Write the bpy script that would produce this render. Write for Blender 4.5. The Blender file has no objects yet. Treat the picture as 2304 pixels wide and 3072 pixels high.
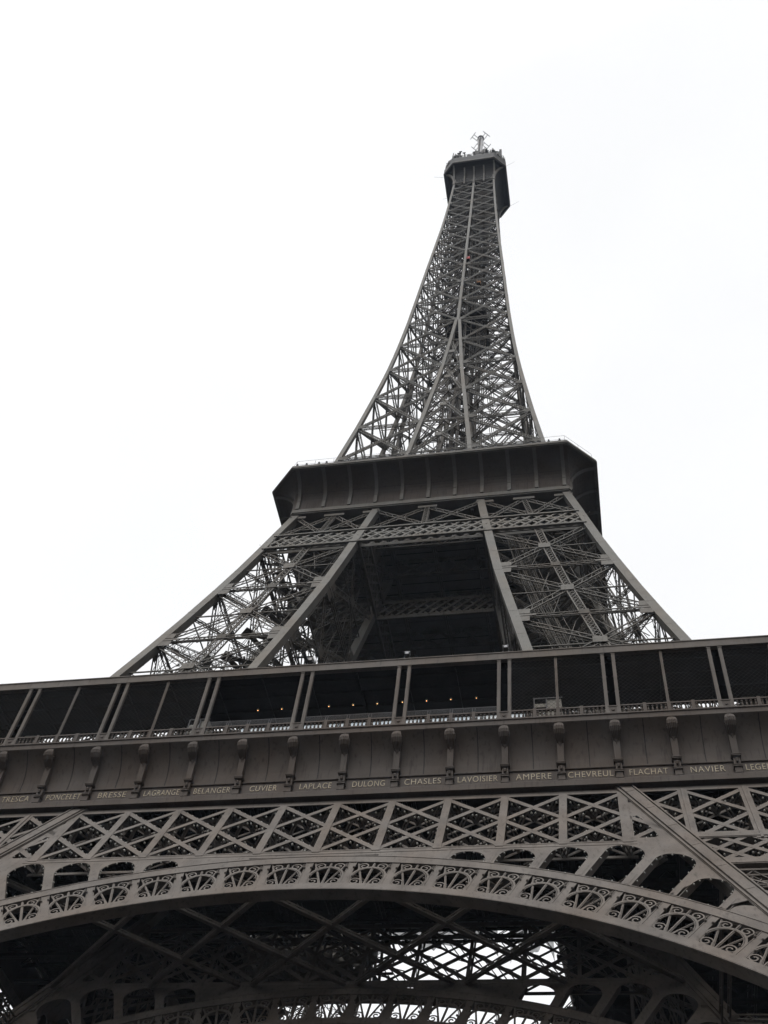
import bpy, bmesh, math, random
import numpy as np
from mathutils import Vector, Matrix
random.seed(7)
S = bpy.context.scene
COL = S.collection
rad = math.radians

# ------------------------------------------------------------------ camera
cam_d = bpy.data.cameras.new('camera'); cam = bpy.data.objects.new('camera', cam_d); COL.objects.link(cam)
_r = Vector((0.9807709, 0.1712453, 0.09361356)); _u = Vector((0.08654226, -0.81154174, 0.57784985)); _f = Vector((-0.17492538, 0.55863679, 0.81075647))
CAM = Vector((18.1799, -93.0019, 1.9526))
cam.matrix_world = Matrix(((_r.x, _u.x, -_f.x, CAM.x), (_r.y, _u.y, -_f.y, CAM.y), (_r.z, _u.z, -_f.z, CAM.z), (0, 0, 0, 1)))
cam_d.sensor_fit = 'VERTICAL'; cam_d.sensor_height = 36.0; cam_d.lens = 3252.5086 / 3072 * 36.0
cam_d.clip_start = 0.1; cam_d.clip_end = 6000
S.camera = cam

# ------------------------------------------------------------------ overcast sky, weak soft sun, exposure
SUNSIDE = 5.6
HAZE = 0.00009
SUN_EL, SUN_AZ = rad(60), rad(197)
w = bpy.data.worlds.new('World'); S.world = w; w.use_nodes = True
nt = w.node_tree; nt.nodes.clear()
N = nt.nodes.new; L = nt.links.new
out = N('ShaderNodeOutputWorld'); addn = N('ShaderNodeAddShader')
bg1 = N('ShaderNodeBackground'); bg2 = N('ShaderNodeBackground')
sky = N('ShaderNodeTexSky'); sky.sky_type = 'NISHITA'; sky.sun_disc = False
sky.sun_elevation = SUN_EL; sky.sun_rotation = SUN_AZ
hs = N('ShaderNodeHueSaturation'); hs.inputs['Saturation'].default_value = 0.12
L(sky.outputs[0], hs.inputs['Color']); L(hs.outputs[0], bg1.inputs['Color']); bg1.inputs['Strength'].default_value = 0.05
# cloud layer: an even grey-white deck with soft structure, brighter where the hidden sun stands behind the camera
tc = N('ShaderNodeTexCoord')
dt = N('ShaderNodeVectorMath'); dt.operation = 'DOT_PRODUCT'; L(tc.outputs['Generated'], dt.inputs[0]); dt.inputs[1].default_value = (-0.12, -0.50, 0.86)
mr = N('ShaderNodeMapRange'); mr.interpolation_type = 'SMOOTHSTEP'; L(dt.outputs['Value'], mr.inputs['Value'])
mr.inputs['From Min'].default_value = 0.72; mr.inputs['From Max'].default_value = 0.98
mr.inputs['To Min'].default_value = 0.89; mr.inputs['To Max'].default_value = SUNSIDE
nz = N('ShaderNodeTexNoise'); nz.inputs['Scale'].default_value = 2.0; nz.inputs['Detail'].default_value = 4; nz.inputs['Roughness'].default_value = 0.5
L(tc.outputs['Generated'], nz.inputs['Vector'])
mr2 = N('ShaderNodeMapRange'); L(nz.outputs['Fac'], mr2.inputs['Value'])
mr2.inputs['From Min'].default_value = 0.35; mr2.inputs['From Max'].default_value = 0.6
mr2.inputs['To Min'].default_value = 0.965; mr2.inputs['To Max'].default_value = 1.04
mul = N('ShaderNodeMath'); mul.operation = 'MULTIPLY'; L(mr.outputs[0], mul.inputs[0]); L(mr2.outputs[0], mul.inputs[1])
sp = N('ShaderNodeSeparateXYZ'); L(tc.outputs['Generated'], sp.inputs[0])
hz_ = N('ShaderNodeMapRange'); hz_.interpolation_type = 'SMOOTHSTEP'; L(sp.outputs['Z'], hz_.inputs['Value'])
hz_.inputs['From Min'].default_value = 0.05; hz_.inputs['From Max'].default_value = 0.42; hz_.inputs['To Min'].default_value = 0.10; hz_.inputs['To Max'].default_value = 1.0
mul3 = N('ShaderNodeMath'); mul3.operation = 'MULTIPLY'; L(mul.outputs[0], mul3.inputs[0]); L(hz_.outputs[0], mul3.inputs[1]); mul = mul3
bg2.inputs['Color'].default_value = (0.99, 0.995, 1.0, 1); L(mul.outputs[0], bg2.inputs['Strength'])
L(bg1.outputs[0], addn.inputs[0]); L(bg2.outputs[0], addn.inputs[1]); L(addn.outputs[0], out.inputs['Surface'])
sun_d = bpy.data.lights.new('sun', 'SUN'); sun_d.energy = 0.5; sun_d.angle = rad(50); sun_d.color = (1.0, 0.98, 0.95)
sun = bpy.data.objects.new('sun', sun_d); COL.objects.link(sun)
_sd = Vector((math.sin(SUN_AZ) * math.cos(SUN_EL), math.cos(SUN_AZ) * math.cos(SUN_EL), math.sin(SUN_EL)))
sun.rotation_euler = _sd.to_track_quat('Z', 'Y').to_euler()
S.view_settings.view_transform = 'Standard'; S.view_settings.look = 'None'
S.view_settings.exposure = 0.0; S.view_settings.gamma = 1.0
S.cycles.max_bounces = 6; S.cycles.diffuse_bounces = 3; S.cycles.transparent_max_bounces = 12

# ------------------------------------------------------------------ materials
def paint(name, c, var=0.20, rough=0.62, grime=0.36, scale=0.6, spec=0.05):
    m = bpy.data.materials.new(name); m.use_nodes = True; t = m.node_tree; b = t.nodes['Principled BSDF']
    g = t.nodes.new('ShaderNodeNewGeometry')
    n1 = t.nodes.new('ShaderNodeTexNoise'); n1.inputs['Scale'].default_value = scale; n1.inputs['Detail'].default_value = 6; n1.inputs['Roughness'].default_value = 0.6
    t.links.new(g.outputs['Position'], n1.inputs['Vector'])
    mp = t.nodes.new('ShaderNodeMapping'); mp.inputs['Scale'].default_value = (2.2, 2.2, 0.25); t.links.new(g.outputs['Position'], mp.inputs['Vector'])
    n2 = t.nodes.new('ShaderNodeTexNoise'); n2.inputs['Scale'].default_value = 2.0; n2.inputs['Detail'].default_value = 4; t.links.new(mp.outputs[0], n2.inputs['Vector'])
    r1 = t.nodes.new('ShaderNodeMapRange'); r1.inputs['From Min'].default_value = 0.3; r1.inputs['From Max'].default_value = 0.7
    r1.inputs['To Min'].default_value = 1 - var; r1.inputs['To Max'].default_value = 1 + var; t.links.new(n1.outputs['Fac'], r1.inputs['Value'])
    r2 = t.nodes.new('ShaderNodeMapRange'); r2.inputs['From Min'].default_value = 0.55; r2.inputs['From Max'].default_value = 0.75
    r2.inputs['To Min'].default_value = 1.0; r2.inputs['To Max'].default_value = 1 - grime; t.links.new(n2.outputs['Fac'], r2.inputs['Value'])
    mm = t.nodes.new('ShaderNodeMath'); mm.operation = 'MULTIPLY'; t.links.new(r1.outputs[0], mm.inputs[0]); t.links.new(r2.outputs[0], mm.inputs[1])
    vm = t.nodes.new('ShaderNodeVectorMath'); vm.operation = 'SCALE'; vm.inputs[0].default_value = c; t.links.new(mm.outputs[0], vm.inputs['Scale'])
    n4 = t.nodes.new('ShaderNodeTexNoise'); n4.inputs['Scale'].default_value = 0.23; n4.inputs['Detail'].default_value = 5; t.links.new(g.outputs['Position'], n4.inputs['Vector'])
    r4 = t.nodes.new('ShaderNodeMapRange'); r4.inputs['From Min'].default_value = 0.42; r4.inputs['From Max'].default_value = 0.66; t.links.new(n4.outputs['Fac'], r4.inputs['Value'])
    mx = t.nodes.new('ShaderNodeMix'); mx.data_type = 'RGBA'; mx.blend_type = 'MULTIPLY'; t.links.new(r4.outputs[0], mx.inputs['Factor']); t.links.new(vm.outputs['Vector'], mx.inputs['A']); mx.inputs['B'].default_value = (0.98, 0.91, 0.85, 1)
    t.links.new(mx.outputs['Result'], b.inputs['Base Color'])
    b.inputs['Roughness'].default_value = rough; b.inputs['Specular IOR Level'].default_value = spec
    bp = t.nodes.new('ShaderNodeBump'); bp.inputs['Strength'].default_value = 0.12; bp.inputs['Distance'].default_value = 0.02
    n3 = t.nodes.new('ShaderNodeTexNoise'); n3.inputs['Scale'].default_value = 5.0; t.links.new(g.outputs['Position'], n3.inputs['Vector'])
    t.links.new(n3.outputs['Fac'], bp.inputs['Height']); t.links.new(bp.outputs[0], b.inputs['Normal'])
    return m
BROWN = (0.088, 0.078, 0.070)
IRON = paint('iron_paint_brown', BROWN)
FRIEZE_SHADED = paint('iron_paint_frieze_shaded', (0.062, 0.053, 0.047), var=0.12)  # same iron paint, darkened to stand in for shade under the overhangs
UPPER = paint('iron_paint_upper', (0.084, 0.078, 0.070))
UPPER_LIT = paint('iron_paint_upper_lit', (0.108, 0.103, 0.094), var=0.12, grime=0.2)  # upper paint lightened: skylight on outer members put into the colour
DARK = paint('dark_paint_and_shade', (0.022, 0.021, 0.020), grime=0.3)  # shade of ceilings and undersides put into the colour; also plain dark fittings
GOLD = paint('gilt_letters', (0.155, 0.12, 0.062), rough=0.5, spec=0.5, grime=0.35)
LAMPG = paint('frosted_lamp_glass', (0.19, 0.185, 0.165), var=0.1, rough=0.3, spec=0.5)
PALE = paint('pale_mast_paint', (0.40, 0.40, 0.41), var=0.05, grime=0.12)
STEEL = paint('galvanised_steel', (0.10, 0.10, 0.103), var=0.1)
WIRE = paint('weathered_wire', (0.045, 0.042, 0.04), var=0.1)
AERIAL = paint('pale_aerial_metal', (0.26, 0.26, 0.28), var=0.05)
REDP = paint('red_paint', (0.42, 0.03, 0.025), var=0.1)
ORNG = paint('orange_paint', (0.5, 0.2, 0.04), var=0.1)
CANVAS = paint('pale_canvas', (0.16, 0.155, 0.14), var=0.1, rough=0.85)
WHITEW = paint('pale_glazing', (0.5, 0.56, 0.6), var=0.06, grime=0.1)
GROUND = paint('gravel_ground', (0.03, 0.028, 0.026), var=0.3, scale=0.15, rough=0.95, grime=0.2)
def emit(name, c, s):
    m = bpy.data.materials.new(name); m.use_nodes = True; b = m.node_tree.nodes['Principled BSDF']
    b.inputs['Base Color'].default_value = (*c, 1); b.inputs['Emission Color'].default_value = (*c, 1); b.inputs['Emission Strength'].default_value = s
    return m
GLOW = emit('warm_lamp_glow', (1.0, 0.55, 0.22), 3.5)
def netmat():
    m = bpy.data.materials.new('white_net_fabric'); m.use_nodes = True; t = m.node_tree; b = t.nodes['Principled BSDF']; o = t.nodes['Material Output']
    b.inputs['Base Color'].default_value = (0.13, 0.135, 0.135, 1); b.inputs['Roughness'].default_value = 0.9
    tr = t.nodes.new('ShaderNodeBsdfTransparent'); tl = t.nodes.new('ShaderNodeBsdfTranslucent'); tl.inputs['Color'].default_value = (0.17, 0.175, 0.18, 1)
    a = t.nodes.new('ShaderNodeMixShader'); a.inputs['Fac'].default_value = 0.5; t.links.new(b.outputs[0], a.inputs[1]); t.links.new(tl.outputs[0], a.inputs[2])
    g = t.nodes.new('ShaderNodeNewGeometry'); n = t.nodes.new('ShaderNodeTexNoise'); n.inputs['Scale'].default_value = 1.4; t.links.new(g.outputs['Position'], n.inputs['Vector'])
    r = t.nodes.new('ShaderNodeMapRange'); r.inputs['To Min'].default_value = 0.5; r.inputs['To Max'].default_value = 0.95; t.links.new(n.outputs['Fac'], r.inputs['Value'])
    x = t.nodes.new('ShaderNodeMixShader'); t.links.new(r.outputs[0], x.inputs['Fac']); t.links.new(tr.outputs[0], x.inputs[1]); t.links.new(a.outputs[0], x.inputs[2])
    t.links.new(x.outputs[0], o.inputs['Surface'])
    return m
NET = netmat()

# ------------------------------------------------------------------ mesh building helpers
A = lambda *p: np.array(p, float)
def unit(v):
    v = np.asarray(v, float); return v / (np.linalg.norm(v) + 1e-12)
class MB:
    """collects boxes between two points plus free faces; builds one mesh"""
    def __init__(s): s.b = []; s.v = []; s.f = []
    def bar(s, p0, p1, wd, dp, n, off=0.0):
        # box from p0 to p1: wd across (perpendicular to axis and n), dp along n
        s.b.append((*p0, *p1, wd, dp, *n, off))
    def quadmesh(s, verts, faces):
        o = len(s.v); s.v += [tuple(map(float, q)) for q in verts]; s.f += [tuple(o + i for i in f) for f in faces]
    def box(s, lo, hi):
        x0, y0, z0 = lo; x1, y1, z1 = hi
        s.quadmesh([(x0, y0, z0), (x1, y0, z0), (x1, y1, z0), (x0, y1, z0), (x0, y0, z1), (x1, y0, z1), (x1, y1, z1), (x0, y1, z1)],
                   [(0, 3, 2, 1), (4, 5, 6, 7), (0, 1, 5, 4), (1, 2, 6, 5), (2, 3, 7, 6), (3, 0, 4, 7)])
    def loft(s, rings, closed=True, cap=True):
        n = len(rings[0]); o = len(s.v)
        for r in rings: s.v += [tuple(map(float, q)) for q in r]
        m = n if closed else n - 1
        for i in range(len(rings) - 1):
            for j in range(m):
                a, b = o + i * n + j, o + i * n + (j + 1) % n
                s.f.append((a, b, b + n, a + n))
        if cap and closed:
            s.f.append(tuple(o + j for j in reversed(range(n)))); e = o + (len(rings) - 1) * n
            s.f.append(tuple(e + j for j in range(n)))
    def ribbon(s, pts, wd, dp, n, off=0.0):
        # mitred flat strip along pts, width wd in the plane normal to n, thickness dp
        P = np.array(pts, float); n = unit(n); T = np.gradient(P, axis=0); T /= np.linalg.norm(T, axis=1)[:, None] + 1e-12
        sd = np.cross(n, T); sd /= np.linalg.norm(sd, axis=1)[:, None] + 1e-12
        ws = np.broadcast_to(np.asarray(wd, float), (len(P),))[:, None]
        c = P + n * off
        s.loft([[c[i] - sd[i] * ws[i] / 2 - n * dp / 2, c[i] + sd[i] * ws[i] / 2 - n * dp / 2, c[i] + sd[i] * ws[i] / 2 + n * dp / 2, c[i] - sd[i] * ws[i] / 2 + n * dp / 2] for i in range(len(P))])
    def tube(s, pts, r, k=8):
        P = np.array(pts, float); T = np.gradient(P, axis=0); R = np.broadcast_to(np.asarray(r, float), (len(P),))
        rings = []
        for i in range(len(P)):
            t = unit(T[i]); a = unit(np.cross(t, A(0, 0, 1) if abs(t[2]) < 0.9 else A(1, 0, 0))); b = np.cross(t, a)
            rings.append([P[i] + R[i] * (math.cos(2 * math.pi * j / k) * a + math.sin(2 * math.pi * j / k) * b) for j in range(k)])
        s.loft(rings)
    def nub(s, p, n, r):
        n = unit(n); a = unit(np.cross(n, A(0.3, 0.5, 0.8))); b = np.cross(n, a); p = A(*p)
        ring = lambda q, h: [p + n * h + q * (math.cos(i * math.pi / 3) * a + math.sin(i * math.pi / 3) * b) for i in range(6)]
        s.loft([ring(r * 0.75, 0), ring(r, r * 0.6), ring(r * 0.55, r * 1.5)])
    def merge(s, o):
        k = len(s.v); s.v += o.v; s.f += [tuple(k + i for i in f) for f in o.f]; s.b += o.b; return s
    def mesh(s, name):
        nb = len(s.b); V = []; 
        loops = []; starts = []; tot = []
        base = 0
        if nb:
            B = np.array(s.b, float); p0 = B[:, :3]; p1 = B[:, 3:6]; w2 = B[:, 6:7] / 2; d2 = B[:, 7:8] / 2; n = B[:, 8:11]; off = B[:, 11:12]
            ax = p1 - p0; ax /= np.linalg.norm(ax, axis=1)[:, None] + 1e-12
            n = n - (n * ax).sum(1)[:, None] * ax; ln = np.linalg.norm(n, axis=1)
            bad = ln < 1e-6; n[bad] = np.cross(ax[bad], A(0.31, 0.7, 0.64)); n /= np.linalg.norm(n, axis=1)[:, None]
            sd = np.cross(n, ax); q0 = p0 + n * off; q1 = p1 + n * off
            X = np.stack([q0 - sd * w2 - n * d2, q0 + sd * w2 - n * d2, q0 + sd * w2 + n * d2, q0 - sd * w2 + n * d2,
                          q1 - sd * w2 - n * d2, q1 + sd * w2 - n * d2, q1 + sd * w2 + n * d2, q1 - sd * w2 + n * d2], 1)
            V.append(X.reshape(-1, 3)); base = nb * 8
            F = np.array([(3, 2, 1, 0), (4, 5, 6, 7), (0, 1, 5, 4), (1, 2, 6, 5), (2, 3, 7, 6), (3, 0, 4, 7)])
            FF = (F[None] + (np.arange(nb) * 8)[:, None, None]).reshape(-1, 4)
            loops.append(FF.ravel()); tot.append(np.full(len(FF), 4))
        if s.v:
            V.append(np.array(s.v, float))
            loops.append(np.array([i + base for f in s.f for i in f], int)); tot.append(np.array([len(f) for f in s.f], int))
        V = np.concatenate(V); loops = np.concatenate(loops); tot = np.concatenate(tot)
        me = bpy.data.meshes.new(name)
        me.vertices.add(len(V)); me.vertices.foreach_set('co', V.astype(np.float32).ravel())
        me.loops.add(len(loops)); me.loops.foreach_set('vertex_index', loops.astype(np.int32))
        me.polygons.add(len(tot)); me.polygons.foreach_set('loop_start', (np.cumsum(tot) - tot).astype(np.int32)); me.polygons.foreach_set('loop_total', tot.astype(np.int32))
        me.polygons.foreach_set('use_smooth', [False] * len(tot)); me.update(calc_edges=True); me.validate()
        return me
def link(name, data, parent=None, mat=None, mw=None):
    o = bpy.data.objects.new(name, data); COL.objects.link(o)
    if parent: o.parent = parent
    if mat and data and not data.materials: data.materials.append(mat)
    if mw is not None: o.matrix_local = mw
    return o
def put(name, mb, mat, parent=None, mw=None): return link(name, mb.mesh(name), parent, mat, mw)
def empty(name, parent=None, loc=(0, 0, 0)):
    o = bpy.data.objects.new(name, None); COL.objects.link(o); o.location = loc; o.empty_display_size = 0.5
    if parent: o.parent = parent
    return o
def thing(name, label, cat, loc=(0, 0, 0), group=None):
    o = empty(name, None, loc); o['label'] = label; o['category'] = cat
    if group: o['group'] = group
    return o
def dup(root, mw=None, parent=None):
    c = root.copy(); COL.objects.link(c)
    if parent is not None: c.parent = parent
    if mw is not None: c.matrix_local = mw
    for ch in root.children: dup(ch, None, c)
    return c
RZ = lambda k: Matrix.Rotation(k * math.pi / 2, 4, 'Z')

# laced box girder: four chords joined by zigzag bars on the chosen sides
def lattice(mb, p0, p1, n, W, D, cb=0.09, lb=0.055, pitch=None, x=False, sides=False, both=True):
    p0 = A(*p0); p1 = A(*p1); ax = p1 - p0; Ln = np.linalg.norm(ax); ax /= Ln; n = unit(n); n = unit(n - (n @ ax) * ax); sd = np.cross(n, ax)
    for a in (-1, 1):
        for b in ((-1, 1) if both else (1,)):
            o = sd * a * (W - cb) / 2 + n * b * (D - cb) / 2
            mb.bar(p0 + o, p1 + o, cb, cb, n)
    k = max(2, int(round(Ln / (pitch or W * 0.9))))
    for b in ((-1, 1) if both else (1,)):
        o = n * b * (D - cb) / 2
        for i in range(k):
            a = 1 if i % 2 else -1
            q0 = p0 + ax * Ln * i / k; q1 = p0 + ax * Ln * (i + 1) / k
            mb.bar(q0 + sd * a * (W / 2 - cb) + o, q1 - sd * a * (W / 2 - cb) + o, lb, 0.04, n, 0.0)
            if x: mb.bar(q0 - sd * a * (W / 2 - cb) + o, q1 + sd * a * (W / 2 - cb) + o, lb, 0.03, n, 0.01)
    if sides:
        for a in (-1, 1):
            o = sd * a * (W - cb) / 2
            for i in range(k):
                b = 1 if i % 2 else -1
                mb.bar(p0 + ax * Ln * i / k + n * b * (D / 2 - cb) + o, p0 + ax * Ln * (i + 1) / k - n * b * (D / 2 - cb) + o, lb, 0.03, sd)

def plate(name, outer, holes, thick, to3d, lining=0.0):
    """flat plate with holes: outline and holes in 2D, mapped by to3d(u, v, offset along normal)"""
    bm = bmesh.new(); edges = []
    for loop in [outer] + holes:
        vs = [bm.verts.new((p[0], p[1], 0)) for p in loop]
        for i in range(len(vs)): edges.append(bm.edges.new((vs[i], vs[(i + 1) % len(vs)])))
    bmesh.ops.triangle_fill(bm, use_beauty=True, use_dissolve=False, edges=edges, normal=(0, 0, 1))
    bm.verts.index_update()
    mb = MB(); n = len(bm.verts)
    P = [(v.co.x, v.co.y) for v in bm.verts]
    F = [tuple(v.index for v in f.verts) for f in bm.faces]
    mb.quadmesh([to3d(u, v, 0) for u, v in P], F); mb.quadmesh([to3d(u, v, -thick) for u, v in P], [f[::-1] for f in F])
    bm.free()
    for loop, dep in [(outer, thick)] + [(h, lining or thick) for h in holes]:
        k = len(loop)
        mb.quadmesh([to3d(u, v, 0) for u, v in loop] + [to3d(u, v, -dep) for u, v in loop], [(i, (i + 1) % k, (i + 1) % k + k, i + k) for i in range(k)])
    return mb

# ------------------------------------------------------------------ tower profile (half widths against height, metres)
ZR = [0, 44.93, 51.3, 57.6, 64, 74.2, 80, 86, 94.5, 100, 107.7, 112, 120, 129, 140, 150, 160, 170, 182.5, 195, 209, 224, 239, 253, 267, 277]
RR = [59.6, 37.74, 34.64, 32.3, 30.2, 26.95, 25.35, 23.75, 21.6, 20.3, 18.6, 17.6, 16.1, 14.75, 13.37, 12.25, 11.2, 10.35, 9.5, 8.8, 8.05, 7.2, 6.35, 5.75, 5.27, 5.0]
r_ = lambda z: float(np.interp(z, ZR, RR))
ZQ = [0, 44.9, 51.3, 57.6, 65, 74.1, 92, 102.5, 112, 129, 161, 182.5]
QQ = [42.5, 22.4, 19.4, 17.0, 14.6, 12.35, 9.05, 7.5, 6.17, 4.1, 1.35, 0.0]
q_ = lambda z: float(np.interp(z, ZQ, QQ))
BAY = 3.893
ZN = [57.6, 69.9, 81.4, 92.75, 103.0]

tower = thing('iron_tower', 'tall dark brown iron lattice tower with a fan-filled arch, gilt lettered frieze and pale mast', 'tower')

# sparkle lamps are gathered here: (position, normal, radius)
LAMPS = []

# ================================================================== PIERS, z 0 - 112
def rafter(mb, corner, dirs, zs, wd):
    """square column whose outer corner follows corner(z); dirs: inward signs (sx, sy)"""
    rings = []
    for z in zs:
        x, y = corner(z); w_ = wd(z) if callable(wd) else wd
        rings.append([(x, y, z), (x + dirs[0] * w_, y, z), (x + dirs[0] * w_, y + dirs[1] * w_, z), (x, y + dirs[1] * w_, z)])
    mb.loft(rings)
def gusset(mb, p, n, ax, wd, ht, side):
    # plate fixed to a rafter edge with two slots where the strut's flanges pass
    n = unit(n); ax = unit(ax - (ax @ n) * n) if abs(ax @ n) > 1e-6 else unit(ax); up = np.cross(n, ax); up = up if up[2] > 0 else -up
    c = A(*p) + n * 0.02
    for lo, hi, l in ((-ht / 2, -0.30, 0.62), (-0.18, 0.18, 1.0), (0.30, ht / 2, 0.62)):
        mid = c + up * (lo + hi) / 2
        mb.bar(mid - ax * 0.25 * side, mid + ax * wd * l * side, hi - lo, 0.05, n)
def pier(detail):
    """pier at the left front corner (x<0, y<0)"""
    root = empty('pier', tower)
    W = 0.93
    corners = {'a': (lambda z: (-r_(z), -r_(z)), (1, 1)), 'b': (lambda z: (-q_(z), -r_(z)), (-1, 1)),
               'c': (lambda z: (-q_(z), -q_(z)), (-1, -1)), 'd': (lambda z: (-r_(z), -q_(z)), (1, -1))}
    zs = [0, 10, 20, 30, 38, 44.9, 48, 51.3, 57.6, 65, 69.9, 74, 80, 86, 92.75, 98, 103, 108, 112.4]
    for k, (c, d) in corners.items():
        mb = MB(); rafter(mb, c, d, zs, W)
        # cover-plate straps (riveted joints)
        for z in np.arange(58, 112, 4.9):
            x, y = c(z); x2, y2 = c(z + 0.12); e = 0.012
            mb.loft([[(x - d[0] * e, y - d[1] * e, z), (x + d[0] * (W + e), y - d[1] * e, z), (x + d[0] * (W + e), y + d[1] * (W + e), z), (x - d[0] * e, y + d[1] * (W + e), z)],
                     [(x2 - d[0] * e, y2 - d[1] * e, z + 0.12), (x2 + d[0] * (W + e), y2 - d[1] * e, z + 0.12), (x2 + d[0] * (W + e), y2 + d[1] * (W + e), z + 0.12), (x2 - d[0] * e, y2 + d[1] * (W + e), z + 0.12)]])
        put('rafter', mb, UPPER_LIT, root)
    # faces: (start corner fn, end corner fn, outward normal)
    def fp(face, z, t):
        r, q = r_(z), q_(z)
        if face == 0: a, b = A(-r + W, -r, z), A(-q - W, -r, z); n = A(0, -1, 0)
        elif face == 1: a, b = A(-q, -r + W, z), A(-q, -q - W, z); n = A(1, 0, 0)
        elif face == 2: a, b = A(-q - W, -q, z), A(-r + W, -q, z); n = A(0, 1, 0)
        else: a, b = A(-r, -q - W, z), A(-r, -r + W, z); n = A(-1, 0, 0)
        return a + (b - a) * t - n * 0.42, n
    for face in range(4):
        fine = face in (0, 3, 1, 2)
        for i in range(len(ZN) - 1):
            za, zb = ZN[i] + 0.75, ZN[i + 1] - 0.75
            n = fp(face, za, 0)[1]; nn = unit(np.cross(fp(face, za, 1)[0] - fp(face, za, 0)[0], fp(face, zb, 0)[0] - fp(face, za, 0)[0])); nn = nn if nn @ n > 0 else -nn
            for d in (0, 1):
                mb = MB(); p0 = fp(face, za, d)[0]; p1 = fp(face, zb, 1 - d)[0]
                lattice(mb, p0 - nn * 0.012 * d, p1 - nn * 0.012 * d, nn, 0.76, 0.24, 0.105, 0.06, 0.75, both=False)
                if d == 0:
                    c = (p0 + p1) / 2; ex = unit(fp(face, (za + zb) / 2, 1)[0] - fp(face, (za + zb) / 2, 0)[0]); ey = np.cross(nn, ex)
                    mb.bar(c - ex * 0.66, c + ex * 0.66, 1.15, 0.04, nn, 0.22); mb.bar(c - ex * 0.6, c + ex * 0.6, 1.0, 0.04, nn, -0.2)
                lattice(mb, p0 - nn * (0.62 + 0.012 * d), p1 - nn * (0.62 + 0.012 * d), nn, 0.66, 0.12, 0.045, 0.03, 0.6, both=False)
                put('diagonal_brace', mb, UPPER, root)
                for s_ in np.linspace(0.06, 0.94, 13):
                    if face == 0: LAMPS.append(('pier', p0 + (p1 - p0) * s_ + nn * 0.27 + A(0, 0, 0.12 * (1 if int(s_ * 100) % 2 else -1)), nn, 0.055))
            # strut at node
            for zz in ((ZN[i + 1] - 0.0,) if i < len(ZN) - 2 else ()):
                mb = MB()
                for dz in (-0.24, 0.24):
                    pa, pb = fp(face, zz + dz, -0.02)[0], fp(face, zz + dz, 1.02)[0]
                    for dd in (0.25,):
                        mb.bar(pa + n * dd, pb + n * dd, 0.10, 0.10, n)
                pa, pb = fp(face, zz, 0)[0], fp(face, zz, 1)[0]; k = 14
                for j in range(k):
                    u = 0.19 if j % 2 else -0.19
                    mb.bar(pa + (pb - pa) * j / k + A(0, 0, u) + n * 0.25, pa + (pb - pa) * (j + 1) / k - A(0, 0, u) + n * 0.25, 0.05, 0.03, n)
                    mb.bar(pa + (pb - pa) * j / k + n * u * 1.2, pa + (pb - pa) * (j + 1) / k - n * u * 1.2, 0.05, 0.03, A(0, 0, 1))
                ex = unit(pb - pa)
                for t, sgn in ((0, 1), (1, -1)):
                    p = fp(face, zz, t)[0] + n * 0.36
                    slope = unit(fp(face, zz + 1, t)[0] - fp(face, zz - 1, t)[0])
                    nf = unit(np.cross(ex, slope)); nf = nf if nf @ n > 0 else -nf
                    gusset(mb, p, nf, ex, 1.55, 2.6, sgn)
                put('strut', mb, UPPER, root)
        mb = MB()
        for i in range(len(ZN) - 1):
            zm = (ZN[i] + ZN[i + 1]) / 2
            for t in (0.25, 0.75):
                for za_, zb_ in ((ZN[i] + 0.4, zm), (zm, ZN[i + 1] - 0.4)):
                    q0, n_ = fp(face, za_, t); q1, _ = fp(face, zb_, 0.5 + (t - 0.5) * 0.3); mb.bar(q0 - n_ * 0.5, q1 - n_ * 0.5, 0.07, 0.07, n_)
            for t in (0.15, 0.35, 0.65, 0.85):
                q0, n_ = fp(face, ZN[i], t); q1, _ = fp(face, ZN[i + 1], t); mb.bar(q0 - n_ * 0.9, q1 - n_ * 0.9, 0.05, 0.05, n_)
        put('tie_bar', mb, UPPER, root)
        # spine: laced vertical through the crossings
        mb = MB(); zz = [58.5, 58.6] if face in (1, 2) else [58.5] + [(ZN[i] + ZN[i + 1]) / 2 for i in range(4)] + [103.0]
        for a, b in zip(zz[:-1], zz[1:]):
            p0, n = fp(face, a, 0.5); p1, _ = fp(face, b, 0.5)
            lattice(mb, p0 + n * 0.03, p1 + n * 0.03, n, 0.86, 0.30, 0.13, 0.07, 0.62, x=True, both=False)
        for z in (ZN[1:-1] if face in (0, 3) else []):
            p, n = fp(face, z, 0.5); mb.bar(p - A(0, 0, 0.45) + n * 0.30, p + A(0, 0, 0.45) + n * 0.30, 0.95, 0.05, n, -0.05)
        if face in (0, 3): put('spine', mb, UPPER, root)
        # top bracing between the belt girder and the second platform
        for t0, t1 in ((0, 0.5), (0.5, 1)):
            for d in (0, 1):
                mb = MB(); n = fp(face, 107, 0)[1]
                p0 = fp(face, 106.9, t0 if d == 0 else t1)[0]; p1 = fp(face, 112.0, t1 if d == 0 else t0)[0]
                lattice(mb, p0 - n * 0.012 * d, p1 - n * 0.012 * d, n, 0.58, 0.24, 0.11, 0.08, 0.6, both=False)
                put('diagonal_brace', mb, UPPER, root)
        mb = MB(); n = fp(face, 107, 0)[1]
        lattice(mb, fp(face, 106.8, 0.5)[0] + n * 0.02, fp(face, 112.2, 0.5)[0] + n * 0.02, n, 0.62, 0.3, 0.09, 0.05, 0.5, x=True)
        caps = []
        for t, wx in ((0, 1.1), (0.5, 1.3), (1, 1.1)):
            cm = MB(); caps.append(cm)
            p = fp(face, 111.9, t)[0] + n * 0.30; ex = unit(fp(face, 112, 1)[0] - fp(face, 112, 0)[0]); cm.bar(p - ex * wx, p + ex * wx, 0.42, 0.05, n)
        put('post', mb, UPPER, root)
        for cm in caps: put('cap_plate', cm, UPPER, root)
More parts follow.
